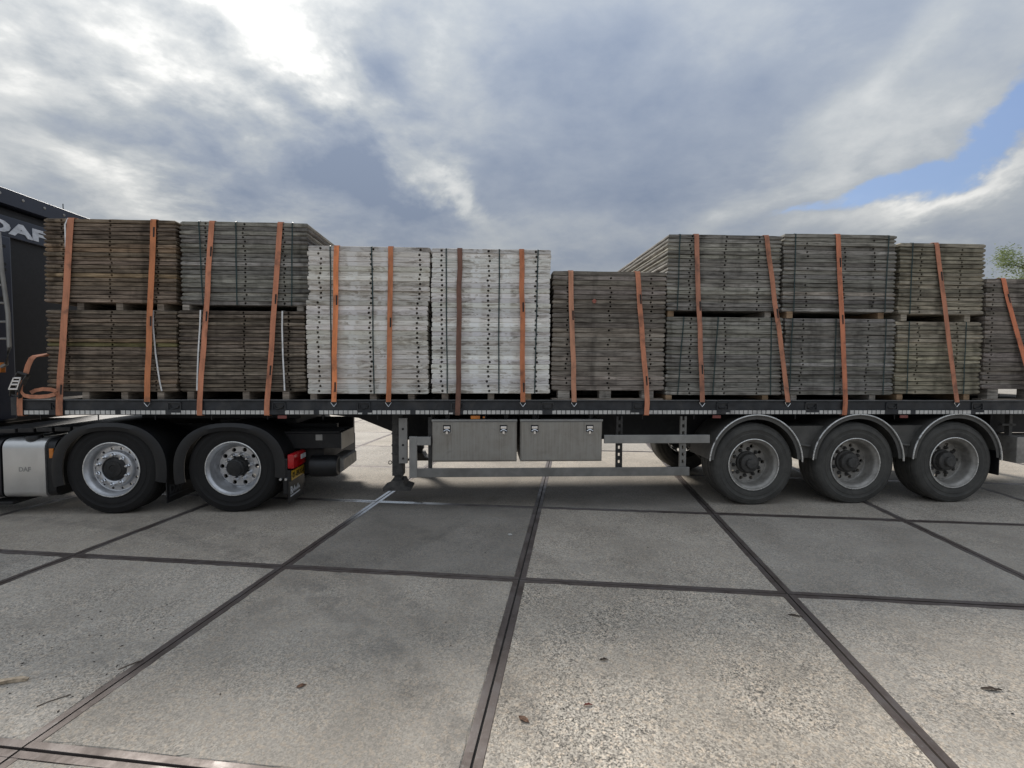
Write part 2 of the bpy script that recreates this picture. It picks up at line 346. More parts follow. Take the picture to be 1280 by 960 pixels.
def tag(o, label, cat, group=None):
    o['label'] = label; o['category'] = cat
    if group: o['group'] = group
    return o
def text_mesh(s, size, extr, m, bold=.0, align='LEFT', name='lettering'):
    cu = bpy.data.curves.new(name, 'FONT'); cu.body = s; cu.size = size; cu.extrude = extr; cu.offset = bold; cu.align_x = align; cu.resolution_u = 3
    o = bpy.data.objects.new(name, cu); C.objects.link(o)
    me = bpy.data.meshes.new_from_object(o.evaluated_get(bpy.context.evaluated_depsgraph_get()))
    bpy.data.objects.remove(o); me.materials.clear(); me.materials.append(MAT[m]); me.name = name
    return me

# frames: the lorry stands at an angle to the slabs; the loaded trailer leans a little to the rear
TH = R(2.769); O = Vector((0.0, 5.753, 0.0))
M_FLAT = Matrix.Translation(O) @ Matrix.Rotation(TH, 4, 'Z')
TILT = .00435
M_TR = M_FLAT @ Matrix.Rotation(TILT, 4, 'Y')
def root(name, base, label, cat, group=None, M=M_TR):
    o = bpy.data.objects.new(name, None); C.objects.link(o); o.empty_display_size = .2
    o.matrix_world = M @ Matrix.Translation(base); o['base'] = base
    return tag(o, label, cat, group)
def part(name, bm, m, r, smooth=False):           # mesh given in the lorry's frame, hung under a root
    b = r['base']; return obj(name, bm, m, r, loc=(-b[0], -b[1], -b[2]), smooth=smooth)

# ------------------------------------------------------------------ ground
gz = -.030
bm = B(); box(bm, (-600, -200, gz - .2), (600, 1500, gz))
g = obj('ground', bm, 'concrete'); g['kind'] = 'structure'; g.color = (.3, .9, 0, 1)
YAW = R(-7.166); G0 = Vector((-.1908, 1.884, 0))
pave = bpy.data.objects.new('pavement', None); C.objects.link(pave); pave.location = G0; pave.rotation_euler = (0, 0, YAW); pave['kind'] = 'structure'
bm = B(); box(bm, (-20, -8, gz + .002), (22, 22, -.012)); obj('joint_filler', bm, 'joint_dirt', pave)
S = 2.0; FR = .041; GAP = .006
def slab_meshes():
    res = []
    for k in range(4):
        rng = random.Random(k); bm = B()
        a = GAP + FR; x0, x1 = a - S/2, S/2 - a; nseg = 26; c = .006
        def edge(p, q): return [(p[0] + (q[0]-p[0])*i/nseg, p[1] + (q[1]-p[1])*i/nseg) for i in range(nseg)]
        ol = edge((x0,x0),(x1,x0)) + edge((x1,x0),(x1,x1)) + edge((x1,x1),(x0,x1)) + edge((x0,x1),(x0,x0))
        inn = []
        for x, y in ol:
            d_ = max(abs(x), abs(y)); kk = (d_ - (rng.uniform(.001, .010) if rng.random() > .12 else rng.uniform(.012, .03))) / d_; inn.append((x*kk, y*kk))
        lo = [bm.verts.new((x, y, -.026)) for x, y in ol]; mi = [bm.verts.new((x, y, -.005)) for x, y in ol]; to = [bm.verts.new((x, y, 0)) for x, y in inn]
        L = len(ol)
        for i in range(L):
            j = (i+1) % L; bm.faces.new((lo[i], lo[j], mi[j], mi[i])); bm.faces.new((mi[i], mi[j], to[j], to[i]))
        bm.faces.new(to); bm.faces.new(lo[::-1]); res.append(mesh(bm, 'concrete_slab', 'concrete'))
    return res
SLABS = slab_meshes()
def frame_mesh(k):
    bm = B(); a = S/2 - GAP; i = a - FR + .001; h = -.0005
    for sx in (-1, 1):
        box(bm, (min(sx*a, sx*i), -a, -.027), (max(sx*a, sx*i), a, h), .0015)
        box(bm, (-i - .0005, min(sx*a, sx*i), -.027), (i + .0005, max(sx*a, sx*i), h - .0012), .0015)
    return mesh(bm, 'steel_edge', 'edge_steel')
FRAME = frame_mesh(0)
rng = random.Random(3)
special = {(0, 0): (1.0, .97), (-1, 0): (.36, .90), (-1, 1): (.22, .60), (0, 1): (.55, .96), (1, 0): (.62, .98), (1, 1): (.32, .84), (-2, 0): (.60, 1.02), (-2, 1): (.55, .92), (-3, 1): (.3, .95), (2, 1): (.35, .88), (-1, -1): (.5, .85), (0, 2): (.25, .70), (-1, 2): (.25, .72)}  # shade under the trailer is put into the tone of the two slabs there
for i in range(-9, 10):
    for j in range(-3, 10):
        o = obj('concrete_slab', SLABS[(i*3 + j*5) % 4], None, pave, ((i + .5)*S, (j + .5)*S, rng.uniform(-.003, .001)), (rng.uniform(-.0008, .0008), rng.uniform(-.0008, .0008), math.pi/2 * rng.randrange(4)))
        sp, tone = special.get((i, j), (rng.uniform(.25, .8), rng.uniform(.88, 1.06)))
        o.color = (sp, tone, {(0, 0): .5, (1, 0): .25, (0, 1): .35, (-2, 0): .25}.get((i, j), rng.uniform(0, .5)), 1)
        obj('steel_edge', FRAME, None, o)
# old paint patches beside the joint at the near left corner
for x, y, l in ((-1.90, -.16, .17), (-1.68, -.165, .16), (-1.47, -.17, .15)):
    bm = B(); rr = random.Random(int(x*100)); poly = [(x + l/2*math.cos(a_)*(1 + rr.uniform(-.12, .12)), y + .033*math.sin(a_)*(1 + rr.uniform(-.3, .3))) for a_ in [2*math.pi*k/14 for k in range(14)]]
    b0 = [bm.verts.new((px, py, .0)) for px, py in poly]; t0 = [bm.verts.new((px, py, .004)) for px, py in poly]
    bm.faces.new(t0); bm.faces.new(b0[::-1])
    for k in range(14): bm.faces.new((b0[k], b0[(k+1) % 14], t0[(k+1) % 14], t0[k]))
    obj('paint_patch', bm, 'paint_white', pave)

# ------------------------------------------------------------------ wheels
def holed_ring(bm, r0, r1, rc, rh, nh, y, depth=.03, y0=None):
    """flat disc ring at depth y with nh round holes through it"""
    def P(r, a, yy): return bm.verts.new((r*math.cos(a), yy, r*math.sin(a)))
    st = 2*math.pi/nh; nsub = 2
    for k in range(nh):
        ac = k*st; cor = []
        angs = [ac - st/2, ac, ac + st/2]
        outer = [P(r1, a, y) for a in angs]; inner = [P(r0, a, y) for a in angs]
        cx, cz = rc*math.cos(ac), rc*math.sin(ac)
        oc = []
        for q in range(8):
            t_ = ac + q*math.pi/4
            oc.append((cx + rh*math.cos(t_), cz + rh*math.sin(t_)))
        ov = [bm.verts.new((x, y, z)) for x, z in oc]; od = [bm.verts.new((x, y + depth, z)) for x, z in oc]
        for q in range(8): bm.faces.new((ov[q], ov[(q+1) % 8], od[(q+1) % 8], od[q]))
        # local: q0 outward, q2 along +angle, q4 inward, q6 along -angle
        bm.faces.new((outer[1], outer[2], ov[1], ov[0])); bm.faces.new((outer[2], inner[2], ov[3], ov[2], ov[1]))
        bm.faces.new((inner[2], inner[1], ov[4], ov[3])); bm.faces.new((inner[1], inner[0], ov[5], ov[4]))
        bm.faces.new((inner[0], outer[0], ov[7], ov[6], ov[5])); bm.faces.new((outer[0], outer[1], ov[0], ov[7]))
def tyre_mesh(Rr, wd, rr, m, zc):
    bm = B(); s = Rr - rr
    p = [(rr - .004, .034), (rr + .006, .016), (rr + .2*s, .006), (rr + .36*s, .0), (rr + .40*s, .001), (rr + .41*s, .004), (rr + .58*s, .004), (rr + .60*s, .001), (rr + .74*s, .008), (rr + .84*s, .017), (rr + .855*s, .013), (rr + .90*s, .021), (rr + .955*s, .034), (rr + .985*s, .048)]
    g_ = []
    for f in (.2, .38, .6, .78):
        yv = wd*f; g_ += [(Rr, yv - .007), (Rr - .012, yv - .005), (Rr - .012, yv + .005), (Rr, yv + .007)]
    p = p + g_ + [(r, wd - y) for r, y in p[::-1]]
    lathe(bm, p, 72)
    for v in bm.verts:
        if v.co.z < -zc + .02:
            sq = max(0.0, -zc + .02 - v.co.z)
            v.co.y += (-.35 if v.co.y < wd/2 else .35) * sq * .6
        if v.co.z < -zc: v.co.z = -zc
    return mesh(bm, 'tyre', m, True, 40)
def nut_mesh(m, r=.016, l=.04):
    bm = B(); lathe(bm, [(0, -l), (r*.55, -l), (r*.85, -l*.85), (r*.9, -l*.5), (r*1.25, -l*.35), (r*1.25, .0)], 6); return mesh(bm, 'wheel_nut', m)
NUT_C, NUT_D = nut_mesh('chrome', .020, .055), nut_mesh('hub_dusty', .019, .04)
def rim_trailer():
    bm = B()
    lathe(bm, [(.290, .06), (.300, .034), (.306, .022), (.312, .012), (.308, .005), (.300, .006), (.296, .016), (.285, .030), (.272, .040), (.266, .065), (.262, .12), (.258, .165), (.245, .18), (.242, .182)], 64)
    holed_ring(bm, .150, .242, .205, .024, 10, .182); lathe(bm, [(.150, .182), (.135, .178), (.13, .20)], 40)
    return mesh(bm, 'wheel', 'rim_dusty', True, 40)
def rim_front():
    bm = B()
    lathe(bm, [(.290, .06), (.302, .034), (.308, .022), (.314, .012), (.310, .004), (.302, .004), (.296, .016), (.284, .032), (.274, .045), (.268, .075), (.262, .095), (.252, .098)], 64)
    holed_ring(bm, .214, .252, .233, .015, 14, .098)
    lathe(bm, [(.214, .098), (.208, .07), (.202, .052), (.194, .046), (.146, .046), (.138, .052), (.136, .075)], 56)
    return mesh(bm, 'wheel', 'rim_silver', True, 40)
def rim_drive():
    bm = B()
    lathe(bm, [(.290, .06), (.302, .034), (.308, .022), (.314, .012), (.310, .004), (.302, .004), (.296, .016), (.282, .030), (.272, .045), (.266, .075), (.258, .085), (.246, .11), (.240, .150), (.232, .165)], 64)
    holed_ring(bm, .168, .232, .200, .026, 10, .165); lathe(bm, [(.168, .165), (.160, .158), (.115, .158), (.11, .17)], 48)
    return mesh(bm, 'wheel', 'rim_silver', True, 40)
def hub(kind):
    bm = B()
    if kind == 't': lathe(bm, [(.14, .20), (.135, .15), (.118, .14), (.112, .09), (.10, .08), (.062, .078), (.060, .045), (.052, .038), (0, .038)], 28)
    if kind == 'f': lathe(bm, [(.137, .08), (.134, .062), (.115, .05), (.09, .046), (.085, .036), (.05, .033), (.045, .04), (0, .04)], 36)
    if kind == 'd': lathe(bm, [(.115, .17), (.108, .10), (.098, .09), (.095, .045), (.082, .036), (.078, .026), (.05, .022), (0, .022)], 24)
    return mesh(bm, 'hub', 'hub_dusty' if kind == 't' else 'hub_dark', True, 40)
def rim_edge():
    bm = B(); lathe(bm, [(.312, .010), (.3135, .004), (.310, .001), (.305, .002), (.304, .008)], 64); return mesh(bm, 'rim_edge', 'trim', True, 60)
EDGE = rim_edge()
RIM = {'t': rim_trailer(), 'f': rim_front(), 'd': rim_drive()}; HUB = {k: hub(k) for k in 'tfd'}
ZC_T, ZC_F = .492, .505
TYRE = {'t': tyre_mesh(.502, .385, .298, 'tyre_dusty', ZC_T), 'f': tyre_mesh(.515, .34, .302, 'tyre_black', ZC_F), 'd': tyre_mesh(.515, .31, .302, 'tyre_black', ZC_F)}
NUTY = {'t': .182, 'f': .046, 'd': .158}; NUTR = {'t': .165, 'f': .1675, 'd': .138}
def wheel(r, kind, u, v, z, far=False, phase=.1, dual=False):
    b = r['base']; o = obj('wheel', RIM[kind], None, r, (u - b[0], v - b[1], z - b[2]), (0, 0, math.pi if far else 0))
    obj('tyre', TYRE[kind], None, o); obj('hub', HUB[kind], None, o)
    if not far: obj('rim_edge', EDGE, None, o)
    if dual: obj('tyre', TYRE[kind], None, o, (0, .34, 0))
    if not far:
        for k in range(10):
            a = phase + 2*math.pi*k/10
            obj('wheel_nut', NUT_D if kind == 't' else NUT_C, None, o, (NUTR[kind]*math.cos(a), NUTY[kind], NUTR[kind]*math.sin(a)))
    return o

# ------------------------------------------------------------------ the flatbed trailer
UE = 7.7                                           # rear end
tr = root('flatbed_trailer', (2.9, 1.24, 0), 'dark flatbed semi trailer with reflective taped side rail, loaded with board stacks', 'trailer')
def tz(u, z): return z + TILT*u                    # true height to trailer-frame height
def rail(v0, sgn):
    bm = B()
    prof = [(0, 1.118), (0, 1.168), (.014, 1.172), (.014, 1.262), (.004, 1.268), (.004, 1.280), (.09, 1.280), (.09, 1.113), (.006, 1.113)]
    prism_x(bm, [(v0 + sgn*y, z) for y, z in prof], -5.55, UE)
    return bm
ra = part('side_rail', rail(0.0, 1), 'rail_paint', tr); part('side_rail', rail(2.48, -1), 'rail_paint', tr)
bm = B(); box(bm, (-5.55, .001, 1.2795), (UE, .05, 1.2845), .001); part('rail_lip', bm, 'rail_lip', tr)
bm = B(); box(bm, (-5.556, -.004, 1.11), (-5.49, .12, 1.31), .003); part('rail_end_cap', bm, 'rail_paint', tr)
POCK = [-5.074, -3.808, -2.655, -1.705, -.638, .411, 1.488, 2.497, 3.582, 4.587, 5.669, 6.75]
bm = B(); u = -5.42; rr = random.Random(5)
while u < UE - .06:
    near = any(abs(u + .024 - p) < .075 for p in POCK)
    if not (near and rr.random() < .6) and rr.random() > .02:
        h = .043 * (1 if not near else .4); box(bm, (u, -.0022 + rr.uniform(-.0004, .0004), 1.1205), (u + .0455 + rr.uniform(-.002, .001), .001, 1.1205 + h))
    u += .0545
t_ = part('reflective_tape', bm, 'tape', tr); t_['kind'] = 'stuff'
for p in POCK:                                      # folding lashing rings in their pockets
    bm = B()
    for a, b_ in (((p - .075, .0, 1.168), (p - .062, .02, 1.258)), ((p + .062, .0, 1.168), (p + .075, .02, 1.258)), ((p - .075, .0, 1.245), (p + .075, .02, 1.258)), ((p - .075, -.003, 1.160), (p + .075, .02, 1.172))): box(bm, a, b_, .002)
    rg = part('lashing_pocket', bm, 'rail_paint', tr)
    bm = B(); rr = random.Random(int(p*100)); dz = rr.uniform(-.008, .008)
    tube(bm, [(p - .05, .010, 1.222 + dz), (p - .045, .004, 1.196), (p - .02, .002, 1.186 - dz), (p + .025, .002, 1.19), (p + .048, .004, 1.205), (p + .05, .010, 1.226 - dz)], .0075)
    obj('lashing_ring', bm, 'hub_dark', rg, smooth=True)
bm = B()
for k in range(26): box(bm, (-5.5 + k*.508, .092, 1.235), (-5.5 + k*.508 + .502, 2.388, 1.2755), .002)
part('deck_floor', bm, 'wood_umber', tr).color = (.45, .42, .4, 1)
for v in (.72, 1.68):                               # cranked main beams
    bm = B(); poly = [(-4.6, 1.09), (-4.6, 1.235), (UE - .1, 1.235), (UE - .1, .86), (6.2, .74), (-1.0, .74), (-1.32, .74), (-1.95, 1.0), (-2.3, 1.04)]
    prism(bm, poly, v, v + .02)
    box(bm, (-1.35, v - .06, .725), (6.2, v + .08, .7395)); part('main_beam', bm, 'chassis', tr)
k = 0; u = -5.3
while u < UE - .3:
    bm = B(); box(bm, (u, .095, 1.115), (u + .05, 2.385, 1.232)); part('cross_member', bm, 'chassis', tr)
    bm = B(); box(bm, (u + .02, .03, 1.055), (u + .028, .04, 1.115)); part('bracket', bm, 'hub_dark', tr); u += .62
bm = B(); box(bm, (-4.5, .5, 1.02), (-2.6, 1.98, 1.105), .004); part('coupling_plate', bm, 'chassis', tr)
# landing legs
for v, nm in ((.16, 1), (2.0, 0)):
    bm = B(); box(bm, (-1.425, v + .04, .36), (-1.295, v + .20, 1.11), .006); box(bm, (-1.405, v + .06, .22), (-1.315, v + .18, .36), .004)
    for zz in (.62, .72, .86): box(bm, (-1.43, v + .03, zz), (-1.29, v + .21, zz + .018), .003)
    lg = part('landing_leg', bm, 'hub_dusty' if nm else 'chassis', tr)
    bm = B(); prism(bm, [(-1.52, .195), (-1.20, .195), (-1.19, .225), (-1.26, .25), (-1.29, .31), (-1.43, .31), (-1.46, .25), (-1.53, .225)], v - .02, v + .26)
    fo = obj('foot', bm, 'hub_dusty', lg)
    if nm:
        bm = B(); box(bm, (-1.335, v - .02, .52), (-1.235, v + .035, 1.06), .006); gp = obj('gearbox_cover', bm, 'galv', lg)
        bm = B()
        for zz in (.58, .74, .93): lathe(bm, [(0, -.008), (.012, -.008), (.014, 0)], 10)
        i = 0
        for zz in (.58, .74, .93):
            for vv in bm.verts[i:i + 21]: vv.co += Vector((-1.285, v - .021, zz))
            i += 21
        obj('bolt', bm, 'hub_dark', gp)
        bm = B(); ring = [(-1.44 + .02*math.cos(a_), v - .0, .66 - .13 + .02*math.sin(a_)) for a_ in [2*math.pi*q/12 for q in range(13)]]; tube(bm, ring, .005, 6); obj('eye_ring', bm, 'hub_dark', lg)
# tool boxes
def latch(bx, u, z):
    bm = B(); prism(bm, [(u - .062, z + .062), (u - .058, z + .072), (u + .058, z + .072), (u + .062, z + .062), (u + .062, z - .045), (u + .02, z - .074), (u - .02, z - .074), (u - .062, z - .045)], .016, .026)
    la = obj('latch', bm, 'box_steel', bx)
    bm = B(); box(bm, (u - .044, .0135, z - .036), (u + .044, .017, z + .05)); obj('latch_recess', bm, 'hub_dark', la)
    bm = B(); box(bm, (u - .034, .004, z + .006), (u + .034, .012, z + .036), .003); tube(bm, [(u - .034, .004, z - .022), (u - .012, -.001, z - .006), (u + .012, -.001, z - .006), (u + .034, .004, z - .022)], .008, 6); box(bm, (u - .012, .0, z - .055), (u + .012, .012, z - .022), .003); obj('latch_handle', bm, 'chrome', la)
b0 = tr['base']
for u0, u1, ls in ((-.933, .056, (-.759, -.102)), (.093, 1.065, (.261, .911))):
    bm = B(); box(bm, (u0, .045, .556), (u1, .56, 1.05), .008); tb = part('toolbox', bm, 'box_steel', tr)
    bm = B(); box(bm, (u0 + .012, .024, .572), (u1 - .012, .0445, 1.028), .007); obj('lid', bm, 'box_steel', tb)
    bm = B(); box(bm, (u0 - .002, .012, 1.032), (u1 + .002, .06, 1.056), .004); obj('drip_edge', bm, 'galv', tb)
    for q in ls: latch(tb, q, .942)
    for q in (u0 + .15, u1 - .15):
        bm = B(); box(bm, (q, .1, 1.05), (q + .05, .5, 1.114)); obj('hanger', bm, 'chassis', tb)
# side guards
bm = B(); box(bm, (-1.19, .0, .385), (2.11, .03, .487), .006); sg = part('lower_guard_rail', bm, 'galv_dull', tr)
bm = B(); box(bm, (-1.191, -.003, .380), (-1.103, .045, .86), .006); part('guard_post', bm, 'galv', tr)
bm = B(); box(bm, (-1.19, .002, .757), (-.944, .034, .857), .005); part('guard_arm', bm, 'galv', tr)
bm = B(); box(bm, (1.082, .0, .773), (2.35, .03, .872), .006); part('upper_guard_rail', bm, 'galv', tr)
bm = B(); box(bm, (-.982, .07, .47), (-.938, .12, 1.08), .003); part('guard_post', bm, 'hub_dusty', tr)
for p, m in ((1.27, 'hub_dark'), (2.04, 'galv_dull')):
    bm = B(); y = .034                               # slotted upright
    z0 = .40; zt = 1.09
    box(bm, (p - .038, y, z0), (p - .014, y + .035, zt), .002); box(bm, (p + .014, y, z0), (p + .038, y + .035, zt), .002)
    zz = z0
    while zz < zt - .06: box(bm, (p - .0135, y + .002, zz), (p + .0135, y + .03, zz + .045)); zz += .085
    part('guard_post', bm, m, tr)
for u in (-.43, ):
    bm = B(); box(bm, (u - .055, .02, 1.060), (u + .055, .05, 1.10), .008); part('marker_light', bm, 'amber', tr)
    bm = B(); box(bm, (u + .085, .02, 1.07), (u + .11, .04, 1.092), .005); part('marker_light', bm, 'amber', tr)
for u in (-2.63, 2.436, 4.757):
    bm = B(); box(bm, (u - .05, .02, 1.068), (u + .05, .035, 1.105), .004); part('side_reflector', bm, 'red_reflector', tr)
# axles, wheels, wings
AX = [2.91, 4.177, 5.43]
for i, u in enumerate(AX):
    z = tz(u, ZC_T)
    wheel(tr, 't', u, .03, z, phase=.2 + i*.23); wheel(tr, 't', u, 2.45, z, far=True)
    bm = B(); tube(bm, [(u, .3, z), (u, 2.18, z)], .065, 12); part('axle', bm, 'chassis', tr, True)
    for v in (.62, 1.66):
        bm = B(); prism(bm, [(u - .55, z + .12), (u - .5, z + .25), (u - .42, z + .25), (u - .3, z + .08), (u + .35, z + .04), (u + .35, z - .06), (u - .35, z - .06)], v, v + .1); part('trailing_arm', bm, 'chassis', tr)
        bm = B(); lathe(bm, [(0, 0), (.13, 0), (.15, .04), (.13, .08), (.15, .13), (.13, .18), (.0, .18)], 20)
        bmesh.ops.rotate(bm, verts=bm.verts, matrix=Matrix.Rotation(math.pi/2, 3, 'X')); bmesh.ops.translate(bm, verts=bm.verts, vec=(u + .3, v + .05, z + .02)); part('air_spring', bm, 'chassis', tr, True)
    # wing
    rad, zc = .565, z + .035
    def arc(r_, a0, a1, nn=28): return [(u + .015 + r_*math.cos(a0 + (a1 - a0)*k/nn), zc + r_*math.sin(a0 + (a1 - a0)*k/nn)) for k in range(nn + 1)]
    for far in (0, 1):
        va, vb = (.012, .62) if not far else (1.86, 2.468)
        bm = B(); a0, a1 = R(3), R(177); o_ = arc(rad, a0, a1); i_ = arc(rad - .012, a0, a1)
        prism(bm, o_ + i_[::-1], va, vb); wg = part('wheel_arch', bm, 'fender_grey', tr, True)
        if not far:
            bm = B(); tube(bm, [(x, .008, zz) for x, zz in arc(rad + .003, R(0), R(178), 40)], .009, 8); obj('edge_trim', bm, 'trim', wg, smooth=True)
            bm = B(); o2 = arc(rad - .010, a0, a1); i2 = arc(rad - .05, a0, a1); prism(bm, o2 + i2[::-1], .02, .026); obj('inner_lip', bm, 'fender_grey', wg)
for ua, ub in zip(AX, AX[1:]):                       # moulded web between neighbouring arches
    za, zb = tz(ua, ZC_T) + .035, tz(ub, ZC_T) + .035; rw = .566
    L_ = [(ua + .015 + rw*math.cos(R(a)), za + rw*math.sin(R(a))) for a in (3, 10, 18, 26, 34, 42, 48)]
    Rr = [(ub + .015 - rw*math.cos(R(a)), zb + rw*math.sin(R(a))) for a in (48, 42, 34, 26, 18, 10, 3)]
    bm = B(); prism(bm, L_ + Rr, .10, .60); part('arch_web', bm, 'fender_grey', tr)
    u = (ua + ub)/2; bm = B(); tube(bm, [(u - .05, .085, za + .20), (u + .085, .08, za + .18)], .014); part('arch_bracket', bm, 'fender_grey', tr)
bm = B(); box(bm, (5.985, .02, .36), (5.998, .42, .66), .003); part('mudflap', bm, 'black_plastic', tr)
bm = B(); box(bm, (6.26, .06, .50), (7.25, .46, .825), .01); sb = part('storage_locker', bm, 'rim_dusty', tr)
bm = B(); box(bm, (6.1, .25, .86), (6.9, .6, 1.114), .01); part('air_tank', bm, 'chassis', tr)
bm = B(); box(bm, (6.215, .12, .84), (6.255, .18, 1.114)); box(bm, (6.12, .12, .96), (6.3, .17, .985)); part('locker_hanger', bm, 'hub_dusty', tr)
bm = B(); box(bm, (7.35, .06, .42), (7.45, 2.42, .54), .01); box(bm, (7.37, .7, .5), (7.44, .8, .9)); box(bm, (7.37, 1.68, .5), (7.44, 1.78, .9)); part('rear_bumper', bm, 'galv', tr)
bm = B(); tube(bm, [(-1.0, 1.35, .6), (0.6, 1.35, .6)], .16, 20); part('air_tank', bm, 'chassis', tr, True)

# ------------------------------------------------------------------ the tractor unit
tk = root('tractor_unit', (-5.2, 1.24, 0), 'dark blue tractor unit with silver side tank and black mudguards, coupled to the trailer', 'truck', M=M_FLAT)
wheel(tk, 'f', -4.535, .035, ZC_F, phase=.25); wheel(tk, 'd', -3.195, .035, ZC_F, phase=.12, dual=True)
wheel(tk, 'f', -4.535, 2.45, ZC_F, far=True); wheel(tk, 'd', -3.195, 2.45, ZC_F, far=True, dual=True)
wheel(tk, 'f', -8.35, .035, ZC_F, phase=.25); wheel(tk, 'f', -8.35, 2.45, ZC_F, far=True)
for u in (-4.535, -3.195, -8.35):
    bm = B(); tube(bm, [(u, .35, ZC_F), (u, 2.13, ZC_F)], .09, 12); part('axle', bm, 'chassis', tk, True)
for v in (.82, 1.60):
    bm = B(); box(bm, (-8.9, v, .66), (-2.25, v + .08, .93), .006); part('chassis_rail', bm, 'chassis', tk)
bm = B(); box(bm, (-3.7, .75, .93), (-2.75, 1.75, 1.0), .01); part('fifth_wheel', bm, 'chassis', tk)
def guard(u, rx, rz, a0, a1, zc, u_off=0):
    nn = 30; pts = []
    for k in range(nn + 1):
        a = a0 + (a1 - a0)*k/nn; c, s_ = math.cos(a), math.sin(a); e = 2.35
        pts.append((c, s_, e))
    def P(px, pz): return [(u + u_off + px*math.copysign(abs(c)**(2/e), c), zc + pz*math.copysign(abs(s_)**(2/e), s_)) for c, s_, e in pts]
    bm = B(); o_ = P(rx, rz); i_ = P(rx - .015, rz - .015); prism(bm, o_ + i_[::-1], .03, .60)
    mg = part('mudguard', bm, 'black_plastic', tk, True)
    bm = B(); l1 = P(rx + .003, rz + .003); l2 = P(rx - .115, rz - .085); l3 = P(rx - .105, rz - .075)
    nv = len(l1); rows = [[bm.verts.new((x, y, z)) for x, z in L_] for L_, y in ((l1, .04), (l1, .012), ([(a[0]*.5 + b_[0]*.5, a[1]*.5 + b_[1]*.5) for a, b_ in zip(l1, l2)], -.004), (l2, .010), (l3, .04))]
    for ra_, rb_ in zip(rows, rows[1:]):
        for k in range(nv - 1): bm.faces.new((ra_[k], ra_[k+1], rb_[k+1], rb_[k]))
    obj('guard_lip', bm, 'black_plastic', mg, smooth=True)
guard(-4.535, .622, .542, R(-12), R(196), .50); guard(-3.215, .62, .535, R(-8), R(194), .495)
bm = B(); box(bm, (-2.63, .02, .20), (-2.575, .55, .62), .015); part('rear_valance', bm, 'black_plastic', tk)
# silver tank with rounded top
bm = B(); poly = []
for cx, cz, a in ((.09, .77, 180), (.51, .77, 90), (.55, .25, 0), (.06, .25, 270)):
    pass
def rrect(y0, y1, z0, z1, rt, rb, k=6):
    pts = []
    for cy, cz, r_, s_ in ((y0 + rt, z1 - rt, rt, 180), (y1 - rt, z1 - rt, rt, 90), (y1 - rb, z0 + rb, rb, 0), (y0 + rb, z0 + rb, rb, -90)):
        for q in range(k + 1):
            a = R(s_ - 90*q/k); pts.append((cy + r_*math.cos(a), cz + r_*math.sin(a)))
    return pts
prism_x(bm, rrect(.03, .66, .20, .865, .11, .07), -5.69, -5.265); tkb = part('tank', bm, 'aluminium', tk, True)
bm = B(); prism_x(bm, rrect(.024, .666, .194, .871, .115, .072), -5.31, -5.235); obj('tank_end', bm, 'aluminium', tkb, smooth=True)
bm = B(); prism_x(bm, rrect(.045, .65, .21, .86, .11, .07), -5.2345, -5.14); part('tank_cover', bm, 'black_plastic', tk, True)
bm = B(); prism_x(bm, rrect(.03, .66, .20, .865, .11, .07), -7.3, -5.715); part('side_fairing', bm, 'black_plastic', tk, True)
bm = B(); lathe(bm, [(0, .05), (.07, .05), (.075, .03), (.075, 0), (.06, -.01)], 20); bmesh.ops.rotate(bm, verts=bm.verts, matrix=Matrix.Rotation(math.pi/2, 3, 'X')); bmesh.ops.translate(bm, verts=bm.verts, vec=(-5.42, .12, .842)); part('filler_cap', bm, 'black_plastic', tk, True)
tm = text_mesh('DAF', .07, .001, 'galv', .002, 'CENTER', 'tank_lettering')
o = obj('tank_lettering', tm, None, tkb, (-5.46, .029, .50), (R(90), 0, 0))
bm = B(); box(bm, (-5.195, .03, .645), (-5.150, .046, .755), .006); part('marker_light', bm, 'amber', tk)
bm = B(); box(bm, (-5.9, .05, .12), (-5.62, .6, .155), .01); part('step', bm, 'chassis', tk)
# catwalk bars behind the cab
for u, z in ((-6.0, .965), (-5.80, .97), (-5.60, .975), (-5.40, .98), (-5.2, .985), (-5.0, .99)):
    bm = B(); box(bm, (u, .12, z - .05), (u + .17, 2.3, z), .008); part('catwalk_bar', bm, 'hub_dark', tk)
# rear of the tractor chassis
bm = B(); box(bm, (-2.75, .34, .68), (-2.06, .92, .86), .004); bx = part('rear_crossmember', bm, 'chassis', tk)
bm = B(); box(bm, (-2.0595, .345, .665), (-2.052, .90, .872), .002); obj('end_plate', bm, 'box_steel', bx)
for v in (.36, .55, .74):
    bm = B(); box(bm, (-2.95, v, .861), (-2.08, v + .05, .885), .004); obj('ramp_strip', bm, 'chassis', bx)
bm = B(); prism(bm, [(-2.22, .36), (-2.10, .36), (-2.055, .40), (-2.055, .53), (-2.09, .545), (-2.22, .545)], .42, 1.02); part('underrun_bar', bm, 'rim_dusty', tk)
bm = B(); tube(bm, [(-2.42, .38, .46), (-2.14, .38, .46), (-2.10, .38, .46)], [.13, .13, .11], 24); part('air_tank', bm, 'black_plastic', tk, True)
bm = B(); box(bm, (-2.58, .45, .35), (-2.3, 1.9, .66), .01); part('rear_frame', bm, 'chassis', tk)
bm = B(); box(bm, (-2.36, .335, .78), (-2.28, .339, .85), .001); part('inspection_plate', bm, 'galv', tk)
